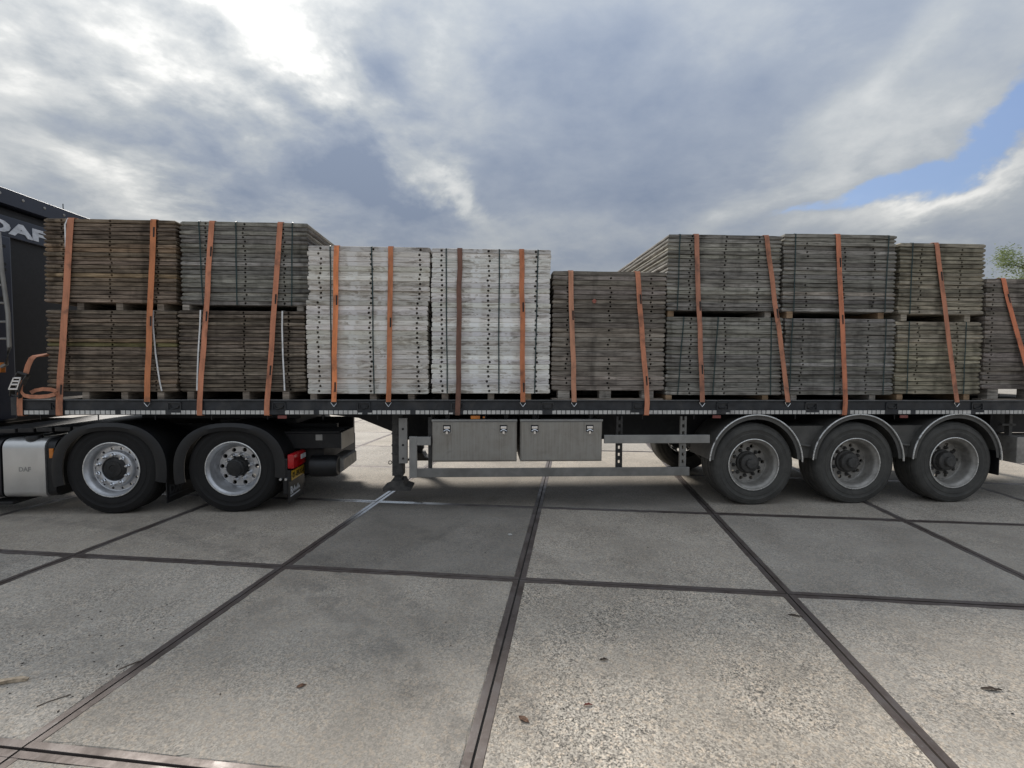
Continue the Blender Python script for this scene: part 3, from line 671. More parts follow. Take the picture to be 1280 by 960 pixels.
# light, plate, flap on the back of the rear mudguard
bm = B(); box(bm, (-2.575, .02, .50), (-2.50, .40, .665), .015); li = part('rear_light', bm, 'red_lens', tk, True)
bm = B(); box(bm, (-2.502, .23, .575), (-2.494, .38, .63), .003); obj('reversing_lens', bm, 'clear_lens', li)
bm = B(); box(bm, (-2.575, .01, .355), (-2.535, .44, .485), .004); hp = part('plate_holder', bm, 'black_plastic', tk)
bm = B(); box(bm, (-2.535, .03, .365), (-2.531, .42, .475), .002); lp = obj('licence_plate', bm, 'plate_yellow', hp)
tm = text_mesh('01-BRX-4', .088, .0008, 'ink', .002, 'CENTER', 'plate_lettering')
obj('plate_characters', tm, None, hp, (-2.5295, .225, .389), (R(90), 0, R(90)))
bm = B(); box(bm, (-2.57, .01, .10), (-2.558, .46, .36), .003); mf = part('mudflap', bm, 'black_plastic', tk)
tm = text_mesh('R', .12, .0008, 'lettering', .004, 'LEFT', 'flap_lettering'); obj('flap_mark', tm, None, mf, (-2.5565, .05, .20), (R(90), 0, R(90)))
bm = B(); pts = [(-2.5565, .12 + k*.0175, .215 + (.028 if k % 2 else 0) + (.03 if k in (3, 9) else 0)) for k in range(13)]; ribbon(bm, pts, [(0, .3, 1)]*13, .018, .0015); ribbon(bm, [(-2.5565, .05, .175), (-2.5565, .34, .182)], (0, 0, 1), .016, .0015); obj('flap_mark', bm, 'lettering', mf)
bm = B()
for y in (.0, .0): pass
for uu in (-2.645, -2.585):
    bmt = B(); lathe(bmt, [(0, -.022), (.014, -.022), (.018, -.014), (.02, 0)], 14); bmesh.ops.translate(bmt, verts=bmt.verts, vec=(uu, .012, .385)); part('chrome_bolt', bmt, 'chrome', tk, True)
bm.free()
bm = B(); box(bm, (-3.93, .02, .12), (-3.918, .58, .50), .003); mf = part('mudflap', bm, 'black_plastic', tk)
tm = text_mesh('DAF', .14, .0008, 'lettering_faint', .003, 'LEFT', 'flap_lettering'); obj('flap_mark', tm, None, mf, (-3.9165, .06, .22), (R(90), 0, R(90)))
bm = B(); box(bm, (-3.9172, .06, .185), (-3.9162, .42, .2)); obj('flap_mark', bm, 'lettering_faint', mf)
# cab: body, spoiler, lettered back panel
bm = B(); box(bm, (-8.6, .06, .95), (-6.36, 2.42, 3.68), .06); cab = part('cab', bm, 'cab_dark', tk)
bm = B(); prism(bm, [(-8.3, 3.60), (-6.28, 3.70), (-6.27, 3.885), (-6.32, 3.905), (-7.2, 3.87)], .10, 2.38); sp_ = part('roof_spoiler', bm, 'cab_paint', tk)
for v in (.62, .93, 1.24, 1.55):
    bm = B(); lathe(bm, [(0, -.010), (.013, -.008), (.019, 0)], 10); bmesh.ops.rotate(bm, verts=bm.verts, matrix=Matrix.Rotation(-math.pi/2, 3, 'Z'))
    for vv in bm.verts: vv.co.x = -vv.co.x if vv.co.x < 0 else vv.co.x
    bmesh.ops.translate(bm, verts=bm.verts, vec=(-6.272, v + .13, 3.81)); obj('spoiler_stud', bm, 'galv', sp_)
bm = B(); box(bm, (-6.36, .15, 3.30), (-6.31, 2.33, 3.56), .01); lb = part('name_panel', bm, 'cab_paint', tk)
tm = text_mesh('DAF', .205, .004, 'lettering', .010, 'LEFT', 'name_lettering')
for v_ in tm.vertices: v_.co.x *= 2.15
obj('name_lettering', tm, None, lb, (-6.305, .575, 3.35), (R(90), 0, R(90)))
bm = B(); box(bm, (-6.36, .10, 1.0), (-6.28, .88, 3.298), .02); sp2 = part('side_panel', bm, 'cab_paint', tk)
for zz in (3.15, 2.93, 2.86, 2.70, 2.5):
    bm = B(); box(bm, (-6.2805, .62, zz), (-6.272, .80, zz + .035), .003); obj('vent_slot', bm, 'cab_dark', sp2)
bm = B(); tube(bm, [(-6.0, .42, 3.25), (-5.98, .42, 2.8), (-5.93, .42, 2.3), (-5.93, .42, 1.9), (-5.97, .42, 1.7), (-6.12, .42, 1.62)], .022, 10); gr = part('grab_rail', bm, 'galv', tk, True)
for zz in (2.63, 2.42, 2.2, 2.0):
    bm = B(); tube(bm, [(-5.95, .42, zz), (-6.28, .42, zz)], .014, 8); obj('rung', bm, 'galv', gr)
bm = B(); box(bm, (-6.28, .40, 1.60), (-6.02, .47, 1.72), .01); part('marker_light', bm, 'amber', tk)
bm = B(); tube(bm, [(-6.5, 1.95, 3.86), (-6.5, 1.95, 4.05)], .006, 6); part('antenna', bm, 'chassis', tk)

# ------------------------------------------------------------------ stacks of boards
def board_mesh(W, D, T, mname, rng, holes):
    bm = B(); e, hh = rng.uniform(.012, .02), .021; zc = T/2
    us = [-W/2]
    stops = []
    for h in holes: stops += [h - hh, h + hh]
    cur = -W/2
    allb = sorted([-W/2, W/2] + stops)
    out_ = []
    for a, b_ in zip(allb, allb[1:]):
        out_.append(a)
        if not any(abs(a - (h - hh)) < 1e-6 for h in holes):
            k = max(1, int((b_ - a) / .13))
            out_ += [a + (b_ - a)*q/k for q in range(1, k)]
    us = out_ + [W/2]; nU = len(us)
    inset = {'wood_brown': .024, 'wood_white': .008}.get(mname, .022); c0, c1 = {'wood_brown': (.0035, .0075), 'wood_white': (.002, .0045), 'wood_olive': (.003, .008)}.get(mname, (.0018, .0046))
    lo = [rng.uniform(c0, c1) for _ in us]; hi = [rng.uniform(c0, c1) for _ in us]
    for k in (0, nU - 1): q_ = .5 if mname == 'wood_white' else 1.; lo[k] = q_*rng.uniform(.012, .018); hi[k] = q_*rng.uniform(.012, .018)
    for k in range(1, nU - 1):
        if rng.random() < .05: (lo if rng.random() < .5 else hi)[k] = rng.uniform(.008, .014)
    fx = [0.0 if 0 < k < nU - 1 else .006 for k in range(nU)]
    fb = [bm.verts.new((u, fx[k], lo[k])) for k, u in enumerate(us)]; ft = [bm.verts.new((u, fx[k], T - hi[k])) for k, u in enumerate(us)]
    ui = [u for u in us]; ui[0] += e; ui[-1] -= e
    bb = [bm.verts.new((u, inset, 0)) for u in ui]; tt = [bm.verts.new((u, inset, T)) for u in ui]
    hs = {round(h - hh, 6): h for h in holes}
    for k in range(nU - 1):
        bm.faces.new((bb[k], bb[k+1], fb[k+1], fb[k])); bm.faces.new((ft[k], ft[k+1], tt[k+1], tt[k]))
        h = hs.get(round(us[k], 6))
        if h is None: bm.faces.new((fb[k], fb[k+1], ft[k+1], ft[k])); continue
        r = min(.0155 if mname == 'wood_white' else .0132, T*.33); oc = [(h + r*math.cos(R(45*q)), zc + r*math.sin(R(45*q))) for q in range(8)]
        ov = [bm.verts.new((x, 0, z)) for x, z in oc]; od = [bm.verts.new((x, .09, z)) for x, z in oc]
        for q in range(8): bm.faces.new((ov[q], ov[(q+1) % 8], od[(q+1) % 8], od[q]))
        bm.faces.new(od)
        BL, BR, TR_, TL = fb[k], fb[k+1], ft[k+1], ft[k]
        bm.faces.new((BR, TR_, ov[1], ov[0], ov[7])); bm.faces.new((TR_, TL, ov[3], ov[2], ov[1])); bm.faces.new((TL, BL, ov[5], ov[4], ov[3])); bm.faces.new((BL, BR, ov[7], ov[6], ov[5]))
    # back edge and ends
    bk = [bm.verts.new(p) for p in ((W/2, D, lo[-1]), (W/2, D, T - hi[-1]), (W/2 - e, D - .004, T), (-W/2 + e, D - .004, T), (-W/2, D, T - hi[0]), (-W/2, D, lo[0]), (-W/2 + e, D - .004, 0), (W/2 - e, D - .004, 0))]
    bm.faces.new((fb[-1], bk[0], bk[1], ft[-1])); bm.faces.new((ft[-1], bk[1], bk[2], tt[-1])); bm.faces.new((bb[-1], bk[7], bk[0], fb[-1]))
    bm.faces.new((fb[0], ft[0], bk[4], bk[5])); bm.faces.new((ft[0], tt[0], bk[3], bk[4])); bm.faces.new((bb[0], fb[0], bk[5], bk[6]))
    bm.faces.new((bk[0], bk[7], bk[6], bk[5], bk[4], bk[3], bk[2], bk[1]))
    bm.faces.new(tt + [bk[2], bk[3]]); bm.faces.new(bb[::-1] + [bk[6], bk[7]])
    return mesh(bm, 'board', mname)
V0 = .05; DEP = 2.36
#        u0     u1     z0     z1    n  material      holes (u)             tint              words
STACKS = [
 ('1t', -5.208, -3.790, 2.366, 3.293, 20, 'wood_brown', (-.50, .0, .50), (1.10, 1.02, .95), 'dark brown', 'in upper stack beside the cab'),
 ('1b', -5.210, -3.800, 1.369, 2.285, 20, 'wood_brown', (-.47, .0, .47), (1.05, 1.0, .95), 'dark brown', 'in lower stack beside the cab'),
 ('2t', -3.740, -2.330, 2.354, 3.288, 19, 'wood_grey', (-.42, .0, .43), (.92, .92, .90), 'weathered grey', 'in upper stack before the white stacks'),
 ('2b', -3.775, -2.375, 1.372, 2.292, 21, 'wood_brown', (.02, .52), (.98, .96, .94), 'dark brown', 'in lower stack before the white stacks'),
 ('3', -2.345, -.960, 1.350, 3.036, 30, 'wood_white', (-.56, .03, .58), (1.0, .965, .92), 'whitish cement-caked', 'in the white stack nearer cab'),
 ('4', -.945, .437, 1.357, 3.028, 30, 'wood_white', (-.58, -.03, .53), (1.09, 1.075, 1.05), 'bright white cement-caked', 'in white stack farther from cab'),
 ('5', .465, 1.805, 1.395, 2.791, 25, 'wood_umber', (-.52, .0, .52), (1., 1., 1.), 'grey-brown', 'in single stack behind white ones'),
 ('6t', 1.825, 3.200, 2.342, 3.236, 19, 'wood_grey', (-.42, .0, .42), (1., 1., .97), 'weathered grey', 'in upper stack over foremost trailer axle'),
 ('6b', 1.825, 3.235, 1.341, 2.270, 19, 'wood_grey', (-.42, .0, .41), (.98, .98, .96), 'weathered grey', 'in lower stack over foremost trailer axle'),
 ('7t', 3.228, 4.620, 2.345, 3.265, 19, 'wood_grey', (-.42, .05, .42), (.88, .88, .87), 'weathered grey', 'in upper stack over middle trailer axle'),
 ('7b', 3.265, 4.640, 1.345, 2.265, 19, 'wood_grey', (-.48, .03, .35), (.92, .92, .91), 'weathered grey', 'in lower stack over middle trailer axle'),
 ('8t', 4.660, 5.738, 2.325, 3.182, 17, 'wood_olive', (-.36, .30), (1.06, 1.03, .95), 'mossy yellow-grey', 'in upper stack over hindmost axle'),
 ('8b', 4.660, 5.745, 1.356, 2.240, 17, 'wood_olive', (-.36, .28), (1.10, 1.06, .95), 'mossy yellow-grey', 'in lower stack over hindmost axle'),
 ('9', 5.770, 7.170, 1.420, 2.768, 24, 'wood_umber', (-.62, .05, .5), (.95, .95, .97), 'dull grey', 'in low stack behind hindmost axle'),
]
special_b = {('1t', 13): (1.75, 1.50, 1.30), ('1t', 12): (1.65, 1.38, 1.15), ('1t', 6): (1.45, 1.28, 1.0), ('1b', 12): (1.55, 1.38, 1.1), ('1b', 11): (1.35, 1.42, .85), ('1b', 2): (1.35, 1.2, 1.05), ('2b', 1): (1.3, 1.25, 1.15), ('7t', 4): (1.1, 1.04, .98), ('5', 2): (1.35, 1.33, 1.3), ('5', 12): (1.25, 1.22, 1.2), ('8b', 5): (1.2, 1.2, 1.05)}
special_l = {('1t', 13): 'paler tan board among dark brown ones in the upper stack beside the cab', ('1t', 12): 'orange-tan board under a pale tan one, upper stack beside the cab', ('1t', 6): 'yellowish board low in the upper stack beside the cab',
             ('1b', 12): 'tan board lying on the green-stained one, lower stack beside the cab', ('1b', 11): 'board stained bright yellow-green, lower stack beside the cab'}
topz = {}
ORD = ['first', 'second', 'third', 'fourth', 'fifth', 'sixth', 'seventh', 'eighth', 'ninth', 'tenth', 'eleventh', 'twelfth', 'thirteenth', 'fourteenth', 'fifteenth', 'sixteenth']
for si, (key, u0, u1, z0, z1, nb, mname, holes, tint, adj, where) in enumerate(STACKS):
    rng = random.Random(100 + si); p = (z1 - z0)/nb; W = u1 - u0; topz[key] = z1; drift = 0
    th_ = [rng.uniform(.92, 1.08) for _ in range(nb)]; tot = sum(th_); th_ = [x*(z1 - z0)/tot for x in th_]; zk = [z0 + sum(th_[:q]) for q in range(nb)]
    for k in range(nb):
        hs = [h*W/1.4 + rng.uniform(-.012, .012) for h in holes]
        if key in ('5', '9', '7t', '7b', '8t', '8b', '6t', '6b') and rng.random() < .28: hs = [h for h in hs if rng.random() < .5]
        Wk = W + (rng.uniform(-.014, -.004) if mname == 'wood_white' else rng.uniform(-.012, .008))
        o = obj('board', board_mesh(Wk, DEP + rng.uniform(-.03, .0), th_[k] - .0004, mname, rng, hs), None)
        drift += rng.uniform(-.004, .004); drift *= .9
        uc = (u0 + u1)/2 + drift + rng.uniform(-.005, .005)
        if key == '3': uc += .002 if k >= 19 else -.012
        if key == '4': uc += .004
        o.matrix_world = M_TR @ Matrix.Translation((uc, V0 + (rng.uniform(-.006, .008) if rng.random() > .12 else rng.uniform(.01, .024)), zk[k])) @ Matrix.Rotation(rng.uniform(-.0022, .0022), 4, 'Z')
        tn = special_b.get((key, k), tint); j = rng.uniform(.84, 1.14)
        if (key, k) in special_b: j = 1
        o.color = (tn[0]*j, tn[1]*j*rng.uniform(.98, 1.02), tn[2]*j*rng.uniform(.96, 1.03), (si + .5)/40)
        up = k < nb/2; q = (k if up else nb - 1 - k); pos = ('bottom' if up else 'topmost') if q == 0 else '%s from the %s' % (ORD[q], 'bottom' if up else 'top')
        lab = special_l.get((key, k)) or ('%s %s board %s' % (pos, adj, where) if q == 0 else '%s board, %s, %s' % (adj, pos, where))
        tag(o, lab, 'board', 'boards %s' % where)

# bearers under and between the stacks
def bearer(u, z0, z1, wdt, m, lab, grp, tint=(1,1,1)):
    bm = B(); box(bm, (-wdt/2, 0, 0), (wdt/2, 2.28, z1 - z0 - .0006), .004); o = obj('timber_bearer', bm, m)
    o.matrix_world = M_TR @ Matrix.Translation((u, .07 + random.uniform(-.01, .02), z0 + .0003)); o.color = (*tint, 1)
    tag(o, lab, 'bearer', grp)
FL = 1.2760
for us, z0, z1, m, lab in [
  ((-4.84, -4.415, -3.98), 2.285, 2.366, 'wood_umber', 'timber bearer between upper and lower stacks beside the cab'),
  ((-4.806, -4.394, -3.996), FL, 1.369, 'wood_umber', 'timber bearer under the lower stack beside the cab'),
  ((-3.692, -2.431), 2.292, 2.354, 'wood_grey', 'timber bearer between upper and lower stacks before the white boards'),
  ((-3.66, -3.051, -2.60), FL, 1.372, 'wood_umber', 'timber bearer under the dark stack next to the white boards'),
  ((-2.288, -1.613, -1.178), FL, 1.350, 'wood_umber', 'timber bearer under the white stack nearer the cab'),
  ((-.785, -.25), FL, 1.357, 'wood_umber', 'grey timber bearer under the white stack next to the umber stack'),
  ((.185,), FL, 1.357, 'wood_raw', 'reddish timber bearer under the white stack next to the umber stack'),
  ((1.882,), 2.270, 2.342, 'wood_raw', 'fresh orange timber bearer between the stacks over the foremost axle'),
  ((3.06,), 2.270, 2.342, 'wood_grey', 'grey timber bearer between the stacks over the foremost axle'),
  ((1.869, 3.06), FL, 1.341, 'wood_raw', 'timber bearer under the lower stack over the foremost axle'),
  ((3.321, 4.473), 2.265, 2.345, 'wood_raw', 'timber bearer between the stacks over the middle axle'),
  ((3.40, 4.384), FL, 1.345, 'wood_grey', 'timber bearer under the lower stack over the middle axle'),
  ((4.745, 5.557), 2.240, 2.325, 'wood_olive', 'timber bearer between the narrow stacks over the hindmost axle'),
  ((4.745, 5.584), FL, 1.356, 'wood_raw', 'timber bearer under the narrow stack over the hindmost axle')]:
    for bi, u in enumerate(us): bearer(u, z0, z1, .075, m, lab + ('' if len(us) == 1 else (', nearest the cab', ', farthest from the cab')[bi > 0] if len(us) == 2 else (', nearest the cab', ', middle one', ', farthest from the cab')[bi]), lab.replace('timber bearer', 'bearers').replace('grey ', '').replace('reddish ', '').replace('fresh orange ', ''), (1.1, 1.05, 1) if m != 'wood_raw' else (1.0, .95, .9))
def pallet(u0, u1, z1, lab):
    r = root('pallet', ((u0 + u1)/2, 1.2, FL), lab, 'pallet')
    bm = B(); box(bm, (u0 + .01, 1.36, FL + .0003), (u1 - .01, 1.40, z1 - .0006), .003); part('stringer', bm, 'wood_umber', r)
    for q, v in enumerate((.07, 1.12, 2.17)):
        bm = B(); box(bm, (u0, v, FL + .0003), (u1, v + .12, FL + .022), .002); o = part('bottom_board', bm, 'wood_umber', r); o.color = (1.3, 1.25, 1.2, 1)
        for f in (.105, .475, .86):
            bm = B(); uu = u0 + (u1 - u0)*f; box(bm, (uu - .07, v, FL + .0222), (uu + .07, v + .12, z1 - .0006), .003); o = part('block', bm, 'wood_grey', r); o.color = (1.15, 1.12, 1.08, 1)
pallet(.47, 1.80, 1.395, 'grey timber pallet under the grey-brown stack next to the white boards')
pallet(5.78, 7.16, 1.420, 'timber pallet under the low stack behind the hindmost axle')

# ------------------------------------------------------------------ lashing straps
def strap(ut, zt, ub, wrap, m, lab, wdt=.055, tagpos=(), tint=(1,1,1)):
    r = root('ratchet_strap', (ub, -.004, 1.12 if wrap else 1.24), lab, 'strap', 'orange straps over the board stacks')
    bm = B(); yt = V0 - .013
    far = [(ut, 2.47, 1.30), (ut, 2.455, zt - .01), (ut, 2.43, zt + .006)]
    top = [(ut, 1.3, zt + .0055), (ut, yt + .03, zt + .006), (ut, yt + .006, zt + .002), (ut + (ub-ut)*.012, yt, zt - .02)]
    zb = 1.255
    wv_ = random.Random(int(ut*777)); fr = [(ut + (ub-ut)*f + (wv_.uniform(-.006, .006) if f < 1 else 0), yt + (-.012 - yt)*f, zt - .02 + (zb - zt + .02)*f) for f in (.12, .25, .4, .55, .7, .85, 1.0)]
    pts = far + top + fr
    if wrap: pts += [(ub - .004, -.0115, 1.18), (ub - .006, -.010, 1.112), (ub - .006, .0, 1.1055), (ub - .006, .05, 1.106)]
    ribbon(bm, pts, (1, 0, 0), wdt, .0035); o = part('webbing', bm, m, r); o.color = (*tint, 1)
    if not wrap:
        bm = B(); tube(bm, [(ub - .029, -.009, 1.262), (ub - .031, -.009, 1.247), (ub - .002, -.007, 1.208), (ub + .002, -.007, 1.208), (ub + .031, -.009, 1.247), (ub + .029, -.009, 1.262)], .0048, 6); part('hook', bm, 'chrome', r, True)
        bm = B(); box(bm, (ub - .03, -.016, 1.252), (ub + .03, -.0085, 1.262), .002); part('hook_bar', bm, 'hub_dark', r)
    for f in tagpos:
        z = zt - .02 + (zb - zt + .02)*f; uu = ut + (ub-ut)*f; y = yt + (-.012 - yt)*f
        bm = B(); sl = (ub - ut)/(zt - zb); h = .055; k_ = [(uu + .012 + sl*h, y - .003, z + h*-1), (uu + .012 - sl*h, y - .003, z + h)]
        ribbon(bm, k_, (1, 0, 0), .017, .0016); part('label_patch', bm, 'ink', r)
strap(-4.892, 3.293, -5.034, True, 'web_rust', 'dull orange strap over the cab-side stack, nearer the cab', .072, (.93,))
strap(-4.010, 3.293, -4.093, False, 'web_orange', 'orange strap with hook over the cab-side stack, away from cab', .062, (.06, .55), (.80, .85, .9))
strap(-3.375, 3.288, -3.521, True, 'web_rust', 'orange strap over the second stack from cab, nearer the cab', .058, (.16, .52), (1.15, 1.1, 1.1))
strap(-2.626, 3.288, -2.781, True, 'web_rust', 'orange strap over the second stack from cab, nearer white boards', .058, (.42, .82), (1.05, 1., 1.))
strap(-2.004, 3.036, -2.037, False, 'web_orange', 'bright orange strap with hook on white stack nearer the cab', .057, (.34, .9), (1.25, 1.2, 1.15))
strap(-1.397, 3.036, -1.423, False, 'web_orange', 'orange-brown hooked strap on the white stack nearer the cab, beside the brighter strap', .056, (.48,), (.80, .85, .95))
strap(-.612, 3.028, -.629, True, 'web_brown', 'dark brown strap over the brighter white stack', .057, (), (1., 1., 1.))
strap(.101, 3.028, .121, False, 'web_orange', 'orange hooked strap over the brighter white stack', .056, (.37, .9), (.78, .8, .9))
strap(.675, 2.791, .720, False, 'web_rust', 'faded pink-orange hooked strap on the grey-brown stack', .057, (.33,), (1.05, 1.2, 1.3))
strap(1.462, 2.791, 1.584, True, 'web_rust', 'orange strap wrapped under rail from the grey-brown stack', .058, (.2, .83), (1.1, 1.05, 1.05))
strap(2.157, 3.236, 2.244, False, 'web_rust', 'rust strap on foremost-axle stack, upright, nearer the grey-brown stack', .056, (.42, .8), (.85, .9, 1.))
strap(3.000, 3.236, 3.285, False, 'web_rust', 'leaning rust strap on the foremost-axle stack, running down rearwards', .056, (.46,), (.92, .95, 1.))
strap(3.873, 3.265, 3.991, True, 'web_rust', 'orange-red strap on the stack over the middle axle', .058, (.16, .5), (1.1, .95, .9))
strap(5.101, 3.182, 5.392, False, 'web_rust', 'rust strap slanting across the mossy narrow stack', .056, (.2,), (.95, .95, 1.))
strap(5.963, 2.768, 6.395, False, 'web_rust', 'orange-red strap slanting over the low stack behind hindmost axle', .058, (.15,), (1.2, .95, .85))
# ratchet at the front corner with its loose tail
r = root('ratchet_strap', (-5.46, -.01, 1.12), 'ratchet buckle and strap with loose looped tail at the trailer front corner', 'strap')
bm = B(); ribbon(bm, [(-5.455, .06, 1.104), (-5.455, .0, 1.103), (-5.455, -.012, 1.112), (-5.452, -.016, 1.22), (-5.44, -.02, 1.36)], (1, .1, 0), .055, .004); part('webbing', bm, 'web_rust', r)
bm = B(); ribbon(bm, [(-5.375, -.02, 1.56), (-5.345, -.02, 1.66), (-5.315, -.012, 1.735), (-5.30, .01, 1.765), (-5.285, .3, 1.80), (-5.275, 1.2, 1.82)], [(1, .1, -.25)]*4 + [(.3, 0, 1)]*2, .055, .004); part('webbing', bm, 'web_rust', r)
bm = B()
for s_ in (-1, 1):
    off = Vector((.045*s_, 0, -.016*s_))
    pts = [Vector((-5.47, -.03, 1.32)) + off, Vector((-5.44, -.055, 1.42)) + off, Vector((-5.395, -.055, 1.52)) + off, Vector((-5.375, -.03, 1.575)) + off]
    ribbon(bm, pts, (0, 1, 0), .06, .006)
part('ratchet_frame', bm, 'hub_dusty', r)
bm = B()
tube(bm, [(-5.50, -.05, 1.345), (-5.415, -.05, 1.315)], .009, 8); tube(bm, [(-5.425, -.05, 1.585), (-5.325, -.05, 1.555)], .016, 10); part('ratchet_spindle', bm, 'hub_dark', r)
bm = B()
for z, l in ((1.405, .05), (1.455, .045), (1.49, .045), (1.525, .04)):
    uu = -5.452 + (z - 1.40)*.42; box(bm, (uu - l*.8, -.092, z - .008), (uu + l, -.084, z + .010), .002)
for s_ in (-1, 1): ribbon(bm, [(-5.452 + s_*.042, -.088, 1.40), (-5.40 + s_*.036, -.088, 1.53)], (1, 0, 0), .012, .008)
part('ratchet_handle', bm, 'chrome', r)
bm = B()
loop = [(-5.385, -.045, 1.50), (-5.392, -.055, 1.44), (-5.385, -.065, 1.375), (-5.35, -.072, 1.335), (-5.29, -.075, 1.322), (-5.20, -.07, 1.32), (-5.12, -.055, 1.326), (-5.065, -.035, 1.345), (-5.05, -.012, 1.36), (-5.075, .012, 1.375), (-5.15, .028, 1.395), (-5.24, .03, 1.40), (-5.31, .02, 1.385), (-5.345, .0, 1.36)]
wd = [(1, 0, 0), (1, -.2, .1), (.8, -.3, .5), (.3, -.2, 1)] + [(0, .25, 1)]*10
ribbon(bm, loop, wd, .042, .004); part('loose_tail', bm, 'web_rust', r, True)

# plastic bands round the bundles
def band(u, key, lean, lab, wdt=.014):
    s = next(x for x in STACKS if x[0] == key); z0, z1 = s[3], s[4]
    bm = B(); y = V0 - .0085; pts = [(lean, 2.3, z1 - z0 + .002), (lean, .06, z1 - z0 + .0025), (lean, y, z1 - z0 - .004)]
    rr = random.Random(int(u*1000)); pts += [(lean*(1 - f) + rr.uniform(-.004, .004), y, (z1 - z0)*(1 - f)) for f in (.2, .4, .6, .8)] + [(0, y, .004), (0, V0 + .02, -.0015)]
    bm_pts = [(x, yy, zz) for x, yy, zz in pts]; ribbon(bm, bm_pts, (1, 0, 0), wdt, .0012)
    o = obj('strapping_band', bm, 'band_green'); o.matrix_world = M_TR @ Matrix.Translation((u, 0, z0)); tag(o, lab, 'band', 'thin dark plastic bands round the board stacks')
for key, lst, lab in (('2t', ((-3.492, -.03), (-3.119, .0), (-2.515, .02)), 'thin dark band on the upper stack before the white boards'),
    ('3', ((-2.078, .0), (-1.594, -.02)), 'thin dark green plastic band on the white stack nearer the cab'),
    ('4', ((-.757, -.01), (-.157, .0), (.262, .03)), 'thin dark green plastic band on the brighter white stack'),
    ('6t', ((1.944, .02),), 'thin plastic band on the upper stack over the foremost axle'),
    ('6b', ((1.965, .06), (2.39, .05), (3.099, -.01)), 'thin plastic band on the lower stack over the foremost axle'),
    ('7t', ((3.358, 0), (4.487, .02)), 'thin plastic band on the upper stack over the middle axle'),
    ('7b', ((3.33, .02), (3.884, 0), (4.50, .01)), 'thin plastic band on the lower stack over the middle axle'),
    ('8t', ((4.80, .01),), 'thin plastic band on the narrow upper stack over the hindmost axle'),
    ('8b', ((4.80, 0), (5.52, .0)), 'thin plastic band on the narrow lower stack over the hindmost axle')):
    for bi, (u, l) in enumerate(lst): band(u, key, l, lab + ('' if len(lst) == 1 else (', nearest the cab', ', farthest from cab')[bi > 0] if len(lst) == 2 else (', nearest the cab', ', middle one', ', farthest from cab')[bi]))
def cord(pts, lab):
    b = pts[-1]; bm = B(); ribbon(bm, [tuple(p[k] - b[k] for k in range(3)) for p in pts], (1, -.2, 0), .017, .004); o = obj('white_tape', bm, 'white_cord')
    o.matrix_world = M_TR @ Matrix.Translation(b); tag(o, lab, 'tape', 'white packing tapes hanging down the dark stacks')
cord([(-3.515, V0 + .05, 2.2945), (-3.519, V0 - .012, 2.292), (-3.53, V0 - .012, 2.1), (-3.555, V0 - .012, 1.8), (-3.572, V0 - .012, 1.5), (-3.576, V0 - .012, 1.385)], 'white tape down the lower second stack, on the side nearer the cab')
cord([(-2.615, V0 + .05, 2.2945), (-2.617, V0 - .012, 2.292), (-2.622, V0 - .012, 2.1), (-2.618, V0 - .012, 1.8), (-2.607, V0 - .012, 1.5), (-2.604, V0 - .012, 1.385)], 'white tape down the lower second stack, on the side near the white boards')
cord([(-4.032, V0 + .05, 2.2875), (-4.035, V0 - .012, 2.284), (-4.04, V0 - .012, 2.1), (-4.02, V0 - .012, 1.8), (-3.985, V0 - .012, 1.5), (-3.962, V0 - .012, 1.38)], 'white tape curving down the lower stack beside the cab')
cord([(-4.90, V0 + .05, 3.2955), (-4.925, V0 - .010, 3.288), (-4.955, V0 - .0115, 3.22), (-4.955, V0 - .0115, 3.0), (-4.948, V0 - .0115, 2.8), (-4.945, V0 - .0115, 2.62)], 'white tape hanging beside the strap on the upper cab-side stack')
# red tag on the grey-brown stack
bm = B(); lathe(bm, [(0, -.004), (.022, -.004), (.026, 0)], 14); o = obj('red_tag', bm, 'red_leaf'); o.matrix_world = M_TR @ Matrix.Translation((.955, V0 - .0065, 2.44)); tag(o, 'small round red tag on the front of the grey-brown stack', 'tag')

# ------------------------------------------------------------------ litter on the slabs
def leaf(x, y, l, wd, rz, m, nm, lab):
    bm = B(); k = 9; top = []; rr = random.Random(int(x*1000))
    for i in range(k):
        f = i/(k-1); wv = wd*math.sin(math.pi*min(1, f*1.05 + .02))**.8; zz = .003 + .004*math.sin(math.pi*f)*rr.uniform(.7, 1.2)
        top.append([(f - .5)*l, wv, zz])
    rows = [[bm.verts.new((a, s_*b_/2*rr.uniform(.8, 1.1), c + abs(s_)*.006*rr.uniform(.3, 1.2) + dz)) for s_ in (-1, -.5, 0, .5, 1)] for a, b_, c in top for dz in (0,)]
    for a, b_ in zip(rows, rows[1:]):
        for q in range(4): bm.faces.new((a[q], a[q+1], b_[q+1], b_[q]))
    ex = bmesh.ops.solidify(bm, geom=bm.faces[:], thickness=.0012)
    mz = min(v.co.z for v in bm.verts)
    for v in bm.verts: v.co.z -= mz
    o = obj(nm, bm, m, loc=(x, y, .0008), rot=(0, 0, rz)); tag(o, lab, 'leaf', 'fallen leaves on the slabs')
leaf(.057, 2.309, .065, .030, -.7, 'dry_leaf', 'dead_leaf', 'curled brown leaf on the coarse slab beside the steel joint')
leaf(.379, 2.41, .045, .018, .1, 'red_leaf', 'dead_leaf', 'small reddish leaf on the coarse slab')
leaf(-1.111, 2.557, .05, .03, .5, 'dry_leaf', 'dead_leaf', 'brown leaf alone on the smoother slab left of the joint')
leaf(.529, 2.79, .05, .02, .1, 'twig', 'dead_leaf', 'dark leaf on the coarse slab near its far edge')
leaf(1.913, 3.29, .09, .022, -.4, 'twig', 'dead_leaf', 'dark leaf near the crossing of two joints')
